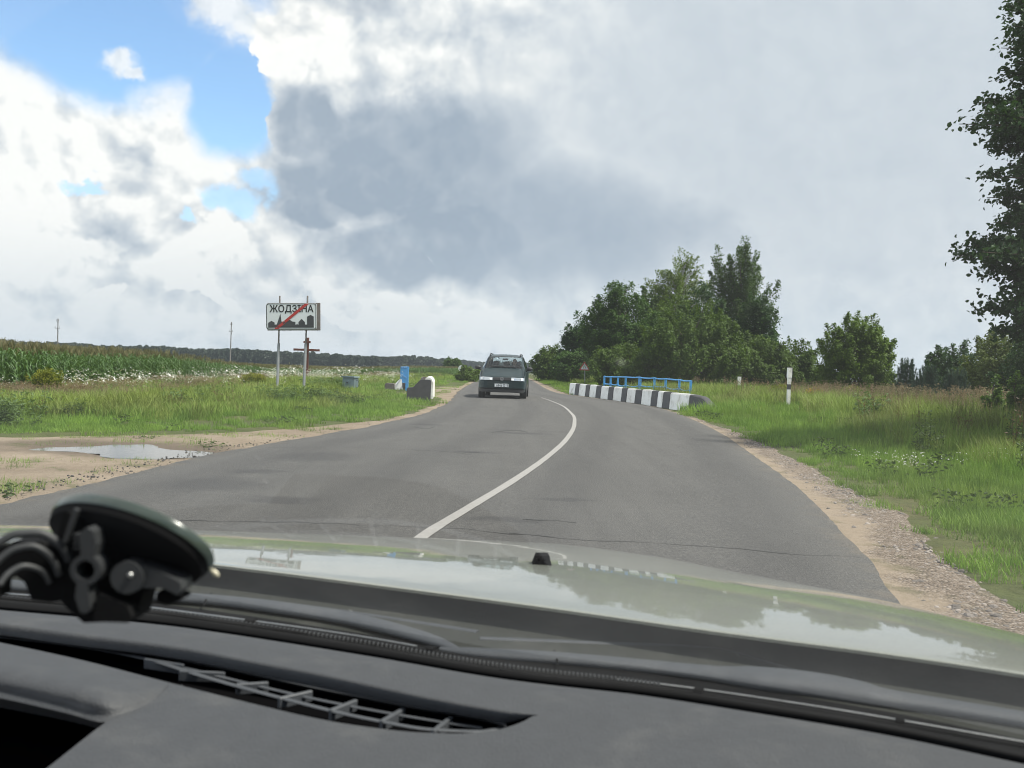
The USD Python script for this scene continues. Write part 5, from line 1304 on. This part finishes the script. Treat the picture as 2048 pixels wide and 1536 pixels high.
for a, b in (((290, 1317), (369, 1329)), ((359, 1341), (451, 1345)), ((472, 1368), (537, 1364)), ((557, 1396), (624, 1381)), ((660, 1420), (713, 1399)), ((762, 1442), (807, 1416)), ((866, 1461), (902, 1433))):
    p0, p1 = CP(*a, hD + .020), CP(*b, hD + .020); d = p1 - p0; L = np.linalg.norm(d); x = d / L; y = unit(np.cross((0, 0, 1.), x))
    part(dash, "vent_fin", frame(box(L, .0046, .011, (L / 2, 0, -.005), .0009), p0, x, y, np.cross(x, y)), vent_m)
# roof lining, rear and floor of the cabin (around and behind the viewer)
psi = math.radians(14); Fh, Rh = np.array([math.sin(psi), math.cos(psi), 0]), np.array([math.cos(psi), -math.sin(psi), 0])
def cab(s, l, z): return EYE + Fh * s + Rh * l + np.array([0, 0, z])
rl = np.array([[cab(s, l, .30 + .03 * math.cos(l + .4) - .02 * abs(s + .6)) for l in np.linspace(-1.25, .42, 12)] for s in np.linspace(-1.9, -.12, 10)])
rm, _ = grid(rl); part(ours, "roof_lining", rm, plain("roof_cloth", (.30, .30, .29), .9, .08, 20), smooth=True)
fl = np.array([[cab(s, l, z) for l in np.linspace(-1.3, .46, 5)] for s, z in ((.75, -.42), (.45, -.75), (-1.9, -.78), (-1.95, -.1))])
fm, _ = grid(fl); part(ours, "cabin_floor", fm, grained("cabin_carpet", (.05, .052, .055), .9))

# ------------------------------------------------------------------ suction-cup holder on the windscreen
mt = thing("suction_cup_holder", "black suction-cup phone holder stuck to the lower left of the windscreen", "phone holder")
yC2 = .545
Cc = at(264, 1072, yC2)
Aax = unit(at(437, 1138, yC2 - .012) - at(92, 1006, yC2 + .012)); semi = np.linalg.norm(at(437, 1138, yC2) - at(92, 1006, yC2)) / 2
vd = unit(Cc - EYE)
upv = unit(np.cross(Aax, vd)); upv = upv if upv[2] > 0 else -upv
Bax = unit(upv * .30 - vd * .955); Nax = np.cross(Aax, Bax); Nax = Nax if Nax[2] > 0 else -Nax      # Nax: towards the glass
def disc(r, prof, n=72):
    """Revolved profile [(radius factor, height)] about the cup's axis."""
    an = np.linspace(0, 2 * np.pi, n, endpoint=False); V = []
    for rf, hh in prof: V.append(Cc + (np.cos(an)[:, None] * Aax + np.sin(an)[:, None] * Bax) * r * rf + Nax * hh)
    V = np.array(V); k = len(prof); f = []
    for i in range(k - 1):
        for j in range(n): a, b = i * n + j, i * n + (j + 1) % n; f += [[a, b, a + n], [b, b + n, a + n]]
    m = trimesh.Trimesh(V.reshape(-1, 3), f, process=False); m.fix_normals(); return m
rim_m = plain("rim_rubber", (.035, .048, .04), .25, .15, 40, spec=.6)
part(mt, "suction_disc", disc(semi, [(.0, -.0015), (.90, -.0025), (.955, -.004), (.985, -.003), (.95, -.010), (.6, -.016), (.3, -.02), (0, -.022)]), rubber, smooth=50)
part(mt, "rim", disc(semi, [(.955, -.0015), (.985, .001), (1.0, .0), (1.0, -.0035), (.985, -.0055), (.962, -.0045)]), rim_m, smooth=50)
tab = trimesh.creation.icosphere(3, 1.0); tab.apply_scale((.0030, .0013, .0016)); tab.apply_transform(trimesh.transformations.rotation_matrix(math.radians(40), (0, 1, 0))); tab.apply_translation(at(430, 1146, yC2 - .004))
part(mt, "release_tab", tab, plain("pale_rubber", (.5, .46, .34), .35, .1, 40), smooth=True)
def plate(poly, y, th, m, name, bev=.0, label=None):
    """A solid piece with the given outline (photograph points) standing at depth y, th metres thick."""
    pg = sg.Polygon(poly) if not hasattr(poly, "exterior") else poly
    e = extrude(pg, 1.0); o = at(0, 0, y)
    V = e.vertices.copy(); out = np.array([at(q[0], q[1], y) for q in V]); out += np.outer(V[:, 2] - .5, _f) * th
    me = trimesh.Trimesh(out, e.faces, process=False); me.fix_normals()
    return part(mt, name, me, m, smooth=30)
def rnd(poly, r): return sg.Polygon(poly).buffer(-r).buffer(2 * r).buffer(-r)
yb_ = yC2 - .035
body = rnd([(148, 1016), (205, 1040), (300, 1130), (300, 1180), (285, 1232), (185, 1236), (150, 1205), (110, 1150), (128, 1085)], 6)
plate(body, yb_ + .020, .022, rubber, "bracket")
plate(rnd([(150, 1016), (158, 1020), (134, 1085), (128, 1083)], 1.5), yb_ + .004, .004, cup_m, "bracket_rib")
ringp = sg.Point(180, 1136).buffer(30); wing = rnd([(168, 1064), (182, 1051), (196, 1060), (201, 1085), (196, 1112), (172, 1112)], 5).union(rnd([(164, 1158), (184, 1160), (190, 1212), (182, 1222), (170, 1220), (160, 1190)], 5)).union(ringp).buffer(3).buffer(-3)
plate(wing.difference(sg.Point(180, 1136).buffer(19)), yb_ - .006, .012, cup_m, "wing_nut")
plate(sg.Point(180, 1136).buffer(19), yb_ + .004, .008, void_m, "wing_nut_hole")
for k in range(4): plate(sg.box(153, 1066 + 9 * k, 172, 1069.5 + 9 * k), yb_ - .002, .008, cup_m, "grip_rib")
plate(sg.Point(262, 1151).buffer(32), yb_ - .004, .012, cup_m, "pivot_disc")
pin = trimesh.creation.icosphere(2, .0016); pin.apply_translation(at(261, 1150, yb_ - .0105)); part(mt, "pin", pin, steel, smooth=True)
plate(rnd([(285, 1122), (330, 1135), (372, 1158), (374, 1172), (368, 1184), (340, 1170), (296, 1168)], 4), yb_ + .002, .018, cup_m, "lever")
plate(rnd([(322, 1178), (372, 1188), (374, 1194), (342, 1204), (322, 1196)], 3), yb_ + .010, .014, rubber, "lever_catch")
plate(rnd([(205, 1180), (262, 1205), (272, 1228), (266, 1240), (196, 1238)], 4), yb_ - .004, .012, rubber, "foot")
def arc_bar(pts, y0, y1, r, name, m):
    P = resample(pts, 26); C = np.array([at(a, b, y0 + (y1 - y0) * i / 25) for i, (a, b) in enumerate(P)])
    part(mt, name, tube(C, r / F_PX * .52, 10), m, smooth=50)
arc_bar([(-40, 1120), (0, 1085), (35, 1068), (75, 1066), (115, 1085), (140, 1120)], yb_ - .01, yb_ + .01, 9, "arm", cup_m)
arc_bar([(-30, 1150), (0, 1118), (30, 1098), (62, 1092), (95, 1108), (118, 1150)], yb_ - .012, yb_ + .008, 7, "arm", cup_m)
arc_bar([(0, 1170), (20, 1145), (50, 1132), (80, 1140), (100, 1165)], yb_ - .012, yb_ + .008, 6, "arm", cup_m)
plate(rnd([(-60, 1135), (0, 1098), (40, 1078), (90, 1080), (130, 1115), (150, 1195), (110, 1200), (74, 1195), (60, 1160), (40, 1146), (12, 1162), (10, 1190), (-60, 1200)], 4), yb_ + .016, .012, rubber, "arm_web")

# ------------------------------------------------------------------ oncoming people carrier
q = gp(1004, 797); CAR = np.array([q[0], q[1], .0 - .0])
mpv = thing("minivan", "dark green people carrier with roof rails driving towards us on the other lane", "minivan", (CAR[0] - .03, CAR[1], -.005), math.radians(-2.5))
def car_paint():
    g = G(); pos = g("geometry", {}, "position")
    n = g.noise(pos, 3, 4, .5)
    c = g("rgb_ramp", {"ramp": [(.3, (.005, .016, .018)), (.7, (.008, .023, .026))]}, "color", fac=n)
    p = g("principled_bsdf", {"metallic": .1, "roughness": .4, "specular_ior_level": .3, "coat_weight": .3, "coat_roughness": .03}, "BSDF", base_color=c)
    return M("dark_green_car_paint", g.n, g.l, surface=p)
green = car_paint()
blk = plain("black_trim", (.018, .019, .02), .55, .15, 8)
tyre_m = plain("tyre_rubber", (.018, .018, .018), .85, .2, 20)
rim_a = plain("wheel_alloy", (.35, .35, .36), .4, .1, 10, metallic=.8)
g = G()
cg = M("car_glass", g.n, g.l, surface=g("mix_closure", {}, "closure", fac=g("fresnel", {"IOR": 1.4}, "fac"), closure1=g("transparent_bsdf", {"color": (.70, .76, .76)}, "BSDF"), closure2=g("glossy_bsdf", {"color": (.85, .88, .9), "roughness": .02}, "BSDF")))
# stations: y, top z, half width low, half width at the belt, half width of the roof edge, belt z, bottom z
ST = [(.00, .70, .70, .70, .62, .62, .24), (.05, .79, .80, .79, .70, .70, .22), (.16, .84, .865, .845, .76, .78, .21), (.40, .93, .895, .875, .79, .87, .21), (.68, 1.045, .905, .89, .78, .95, .21), (.88, 1.145, .905, .895, .745, .98, .21),
      (1.15, 1.31, .905, .90, .71, .99, .21), (1.45, 1.48, .905, .90, .675, 1.0, .21), (1.72, 1.60, .905, .90, .645, 1.0, .21), (1.95, 1.655, .905, .90, .635, 1.0, .21), (2.5, 1.69, .905, .90, .64, 1.01, .21), (3.3, 1.69, .905, .90, .64, 1.02, .21), (4.0, 1.66, .90, .89, .635, 1.03, .22), (4.28, 1.60, .88, .87, .62, 1.03, .24), (4.52, 1.20, .84, .83, .70, 1.02, .28), (4.62, .95, .78, .78, .70, .85, .32)]
def section(s):
    y, zt, wl, wb, wr, zb, z0 = s
    half = [(wl - .10, z0), (wl - .02, z0 + .06), (wl, z0 + .22), (wl, .5 * (z0 + zb) + .08), (wb, zb), (wb - .035, zb + .03 + .0), ((wb + wr) / 2 + .02, (zb + zt) / 2 + .01), (wr + .045, zt - .075), (wr, zt - .03), (wr * .9, zt - .004), (wr * .55, zt + .012), (0, zt + .018)]
    return [(x, y, z) for x, z in half] + [(-x, y, z) for x, z in half[-2::-1]]
SEC = np.array([section(s) for s in ST]); nS, nP = SEC.shape[:2]
groups = {"body": [], "windscreen": [], "side_window": [], "rear_window": []}
for i in range(nS - 1):
    for j in range(nP - 1):
        k = min(j, nP - 2 - j); y = (ST[i][0] + ST[i + 1][0]) / 2
        kind = "body"
        if 5 <= i <= 7 and k in (8, 9, 10): kind = "windscreen"
        elif 13 == i and k in (8, 9, 10): kind = "rear_window"
        elif 6 <= i <= 12 and k in (5, 6) and i not in (8, 11): kind = "side_window"
        groups[kind].append([SEC[i, j], SEC[i, j + 1], SEC[i + 1, j + 1], SEC[i + 1, j]])
def quads(l):
    V = np.array(l).reshape(-1, 3); F = np.arange(len(V)).reshape(-1, 4)
    m = trimesh.Trimesh(V, np.vstack([F[:, [0, 1, 2]], F[:, [0, 2, 3]]]), process=False); m.merge_vertices(digits_vertex=5); return m
cap = [[SEC[0, j], SEC[0, j + 1], SEC[0, nP - 2 - j], SEC[0, nP - 1 - j]] for j in range(nP // 2)]
cap2 = [[SEC[-1, j + 1], SEC[-1, j], SEC[-1, nP - 1 - j], SEC[-1, nP - 2 - j]] for j in range(nP // 2)]
bm = quads(groups["body"] + cap + cap2); bm.fix_normals()
body_p = part(mpv, "body", bm, green, smooth=38)
wsq = quads(groups["windscreen"])
if wsq.face_normals[:, 2].mean() < 0: wsq.invert()
part(mpv, "windscreen", wsq, cg, smooth=40)
part(mpv, "rear_window", quads(groups["rear_window"]), cg, smooth=40)
lw = [f for f in groups["side_window"] if f[0][0] < 0]; rw = [f for f in groups["side_window"] if f[0][0] > 0]
for s in (lw, rw):
    for lo, hi in ((0, 1.72), (1.72, 3.3), (3.3, 9)):
        sel = [f for f in s if lo <= (f[0][1] + f[2][1]) / 2 < hi]
        if sel:
            qm = quads(sel)
            if qm.face_normals[:, 0].mean() * sel[0][0][0] < 0: qm.invert()
            part(mpv, "side_window", qm, cg, smooth=40)
def fy(x):                                              # plan shape of the nose
    return np.interp(abs(x), [0, .5, .70, .80, .865, .90], [-.035, -.03, .0, .05, .16, .40])
def nose(x0, x1, z0, z1, proud, n=12, back=0.0, th=.03):
    """A panel wrapped round the nose between x0..x1 and z0..z1."""
    xs = np.linspace(x0, x1, n); fr = []
    for z, o in ((z0, 0), (z0 + .012, proud), (z1 - .012, proud), (z1, 0)):
        t = (z - z0) / max(z1 - z0, 1e-6); fr.append([(x, fy(x) - o + back * t + .0, z) for x in xs])
    m, _ = grid(np.array(fr)); 
    if m.face_normals[:, 1].mean() > 0: m.invert()
    return m
bump_m = nose(-.89, .89, .375, .665, .075, 40)
part(mpv, "bumper", bump_m, green, smooth=40)
part(mpv, "bumper_strip", nose(-.885, .885, .405, .425, .088, 40), green, smooth=30)
part(mpv, "lower_grille", nose(-.84, .84, .235, .37, .05, 30), blk, smooth=30)
part(mpv, "grille", nose(-.345, .345, .685, .805, .035, 10, .03), blk, smooth=30)
hl_m = None
g = G(); pos = g("geometry", {}, "position"); wv = g("wave_texture", {"wave_type": "bands", "bands_direction": "x", "scale": 16.0}, "fac", vector=pos)
hl_m = M("headlamp_glass", g.n, g.l, surface=g("principled_bsdf", {"metallic": .55, "roughness": .12, "coat_weight": 1.0, "coat_roughness": .02}, "BSDF", base_color=g("rgb_ramp", {"ramp": [(0, (.42, .45, .47)), (1, (.60, .63, .65))]}, "color", fac=wv)))
lens_m = plain("clear_lens", (.82, .84, .86), .12, .03, 10, coat=1.0)
for s in (-1, 1):
    a, b = sorted((s * .355, s * .845))
    hlp = part(mpv, "headlight", nose(a, b, .675, .80, .04, 14, .05), hl_m, smooth=30)
    a, b = sorted((s * .36, s * .46)); part(hlp, "lamp", nose(a, b, .69, .77, .052, 5, .03), lens_m, smooth=30)
    a, b = sorted((s * .72, s * .80)); part(hlp, "lamp", nose(a, b, .69, .785, .052, 5, .03), lens_m, smooth=30)
    mr = trimesh.creation.icosphere(3, 1.0); mr.apply_scale((.125, .07, .075)); mr.apply_translation((s * 1.0, .95, 1.15))
    mp = part(mpv, "door_mirror", mr, blk, smooth=True)
    part(mp, "bracket", tube([(s * .86, .98, 1.06), (s * .95, .96, 1.10)], .03, 8), blk, smooth=40)
    part(mpv, "roof_rail", tube(resample([(s * .60, 1.80, 1.63), (s * .60, 2.0, 1.695), (s * .605, 2.5, 1.72), (s * .605, 3.6, 1.715), (s * .60, 4.05, 1.66)], 30), .022, 8), blk, smooth=40)
    part(mpv, "seam", tube([(s * .80, .10, .835), (s * .775, .66, 1.055), (s * .72, .86, 1.15)], .006, 5), blk)
    for y in (.86, 3.72):
        w = trimesh.creation.cylinder(.315, .205, sections=40); rot(w, (0, 1, 0), 90); w.apply_translation((s * .775, y, .315))
        wp_ = part(mpv, "wheel", w, tyre_m, smooth=40)
        r2 = trimesh.creation.cylinder(.2, .21, sections=30); rot(r2, (0, 1, 0), 90); r2.apply_translation((s * .776, y, .315)); part(wp_, "rim", r2, rim_a, smooth=40)
        wa = trimesh.creation.cylinder(.37, .16, sections=40); rot(wa, (0, 1, 0), 90); wa.apply_translation((s * .832, y, .36)); part(mpv, "wheel_arch", wa, blk, smooth=40)
# emblem: a ring with a V over a W
em = trimesh.creation.annulus(.057, .070, .012, sections=40); rot(em, (1, 0, 0), 90); E0 = np.array([0, fy(0) - .045, .742]); em.apply_translation(E0)
ep = part(mpv, "emblem", em, rim_a, smooth=30)
for pl in ([(-.033, .046), (-.006, .004), (.006, .004), (.033, .046), (.021, .046), (0, .016), (-.021, .046)], [(-.052, .02), (-.024, -.05), (-.016, -.05), (0, -.012), (.016, -.05), (.024, -.05), (.052, .02), (.041, .022), (.021, -.028), (.005, .0), (-.005, .0), (-.021, -.028), (-.041, .022)]):
    m = extrude(sg.Polygon(pl), .008); rot(m, (1, 0, 0), 90); m.apply_translation(E0); part(ep, "letter", m, rim_a)
# number plate
yp = fy(0) - .085
pl_ = part(mpv, "number_plate", box(.53, .012, .125, (0, yp - .006, .50), .003), sign_w)
fr_ = extrude(sg.box(-.262, -.06, .262, .06).difference(sg.box(-.256, -.054, .256, .054)), .002); rot(fr_, (1, 0, 0), 90); fr_.apply_translation((0, yp - .012, .50)); part(pl_, "border", fr_, sign_k)
tx = meshkit.text_mesh("6846 II-5", .075, .002, bold=True); tx.apply_translation((-tx.bounds[:, 0].mean(), -.0375, 0)); tx.apply_scale((min(1, .44 / np.ptp(tx.bounds[:, 0])), 1, 1)); rot(tx, (1, 0, 0), 90); tx.apply_translation((.025, yp - .0122, .50)); part(pl_, "lettering", tx, sign_k)
# wipers, sun strip mirror, cabin
def on_ws(x, y):                                        # height of the windscreen
    return float(np.interp(y, [s[0] for s in ST], [s[1] for s in ST])) + .014
for a, b, c_ in (((-.58, .91), (-.30, .95), (.02, .93)), ((.02, .91), (.30, .93), (.60, .92))):
    pts_ = [(x, y - .02, on_ws(x, y) + .02) for x, y in (a, b, c_)]; part(mpv, "wiper", tube(pts_, .018, 6), blk)
part(mpv, "inside_mirror", box(.22, .03, .07, (.02, 1.70, 1.50), .01), blk)
part(mpv, "cabin_dash", box(1.5, .5, .12, (0, 1.15, 1.03), .03), blk)
part(mpv, "cabin_floor", box(1.66, 3.2, .05, (0, 2.7, .36)), blk)
seat_m = plain("seat_cloth", (.045, .05, .055), .9, .15, 12)
def seat(x, y, hr=True):
    p = part(mpv, "seat", cat([box(.5, .5, .16, (x, y - .25, .62), .03), rot(box(.48, .14, .62, (x, y + .02, .95), .04), (1, 0, 0), -12, (x, y, .7))]), seat_m, smooth=30)
    h = trimesh.creation.icosphere(3, 1.0); h.apply_scale((.14, .055, .10)); h.apply_translation((x, y + .14, 1.34)); part(p, "headrest", h, seat_m, smooth=True)
for x, y in ((-.38, 2.05), (.38, 2.05), (-.45, 3.0), (0, 3.0), (.45, 3.0)): seat(x, y)
# the driver: one continuous figure, seated, hands on the wheel
import manifold3d as m3
def bone(a, b, ra, rb, n=16):
    s = [m3.Manifold.sphere(r, n).translate(tuple(map(float, p))) for p, r in ((a, ra), (b, rb))]
    return m3.Manifold.batch_hull(s)
J = dict(hip=(.38, 1.92, .78), chest=(.38, 1.98, 1.10), neck=(.38, 1.97, 1.26), head=(.38, 1.93, 1.40), sl=(.21, 1.96, 1.17), sr=(.55, 1.96, 1.17), el=(.17, 1.72, .98), er=(.60, 1.72, .98), hl=(.26, 1.48, 1.12), hr=(.50, 1.48, 1.12), kl=(.28, 1.48, .74), kr=(.48, 1.48, .74), fl=(.28, 1.16, .46), fr=(.48, 1.16, .46))
def J2(*p): return [bone(J[a], J[b], ra, rb) for a, b, ra, rb in p]
bod = m3.Manifold.batch_boolean(J2(("hip", "chest", .16, .17), ("sl", "sr", .085, .085), ("chest", "neck", .12, .06), ("sl", "el", .058, .048), ("sr", "er", .058, .048), ("el", "hl", .046, .034), ("er", "hr", .046, .034), ("hip", "kl", .10, .075), ("hip", "kr", .10, .075), ("kl", "fl", .072, .05), ("kr", "fr", .072, .05), ("neck", "head", .055, .07)) + [m3.Manifold.sphere(.095, 24).scale((.82, .95, 1.2)).translate((.38, 1.93, 1.40)), m3.Manifold.sphere(.016, 12).scale((1, 1.3, 1.4)).translate((.38, 1.835, 1.395))], m3.OpType.Add)
mm = bod.refine_to_length(.03).to_mesh(); tm = trimesh.Trimesh(mm.vert_properties[:, :3], mm.tri_verts, process=True); trimesh.smoothing.filter_taubin(tm, iterations=8)
T_car = np.eye(4); a_ = math.radians(-2.5); T_car[:2, :2] = [[math.cos(a_), -math.sin(a_)], [math.sin(a_), math.cos(a_)]]; T_car[:3, 3] = (CAR[0] - .03, CAR[1], -.005)
drv = thing("person", "person driving the oncoming people carrier, dimly seen behind its windscreen", "person")
skin = plain("skin", (.36, .22, .16), .6, .08, 20)
upper = tm.copy(); upper.apply_transform(T_car); part(drv, "body", upper, skin, smooth=True)
sh = m3.Manifold.batch_boolean(J2(("hip", "chest", .172, .182), ("sl", "sr", .097, .097), ("sl", "el", .07, .058), ("sr", "er", .07, .058), ("el", "hl", .056, .05), ("er", "hr", .056, .05)), m3.OpType.Add).to_mesh()
shm = trimesh.Trimesh(sh.vert_properties[:, :3], sh.tri_verts); shm.apply_transform(T_car); part(drv, "shirt", shm, plain("dark_shirt", (.06, .06, .07), .9, .15, 20), smooth=40)
hr = m3.Manifold.sphere(.102, 20).scale((.86, .95, 1.1)).translate((.38, 1.95, 1.43)).trim_by_plane((0, .5, 1), 1.87).to_mesh() if False else m3.Manifold.sphere(.102, 20).scale((.86, .95, 1.08)).translate((.38, 1.955, 1.425)).to_mesh()
hm = trimesh.Trimesh(hr.vert_properties[:, :3], hr.tri_verts); hm.apply_transform(T_car); part(drv, "hair", hm, plain("dark_hair", (.02, .016, .013), .7, .2, 30), smooth=True)
wh = trimesh.creation.torus(.185, .016, 28, 10); rot(wh, (1, 0, 0), 65); wh.apply_translation((.38, 1.48, 1.06)); part(mpv, "steering_wheel", wh, blk, smooth=40)
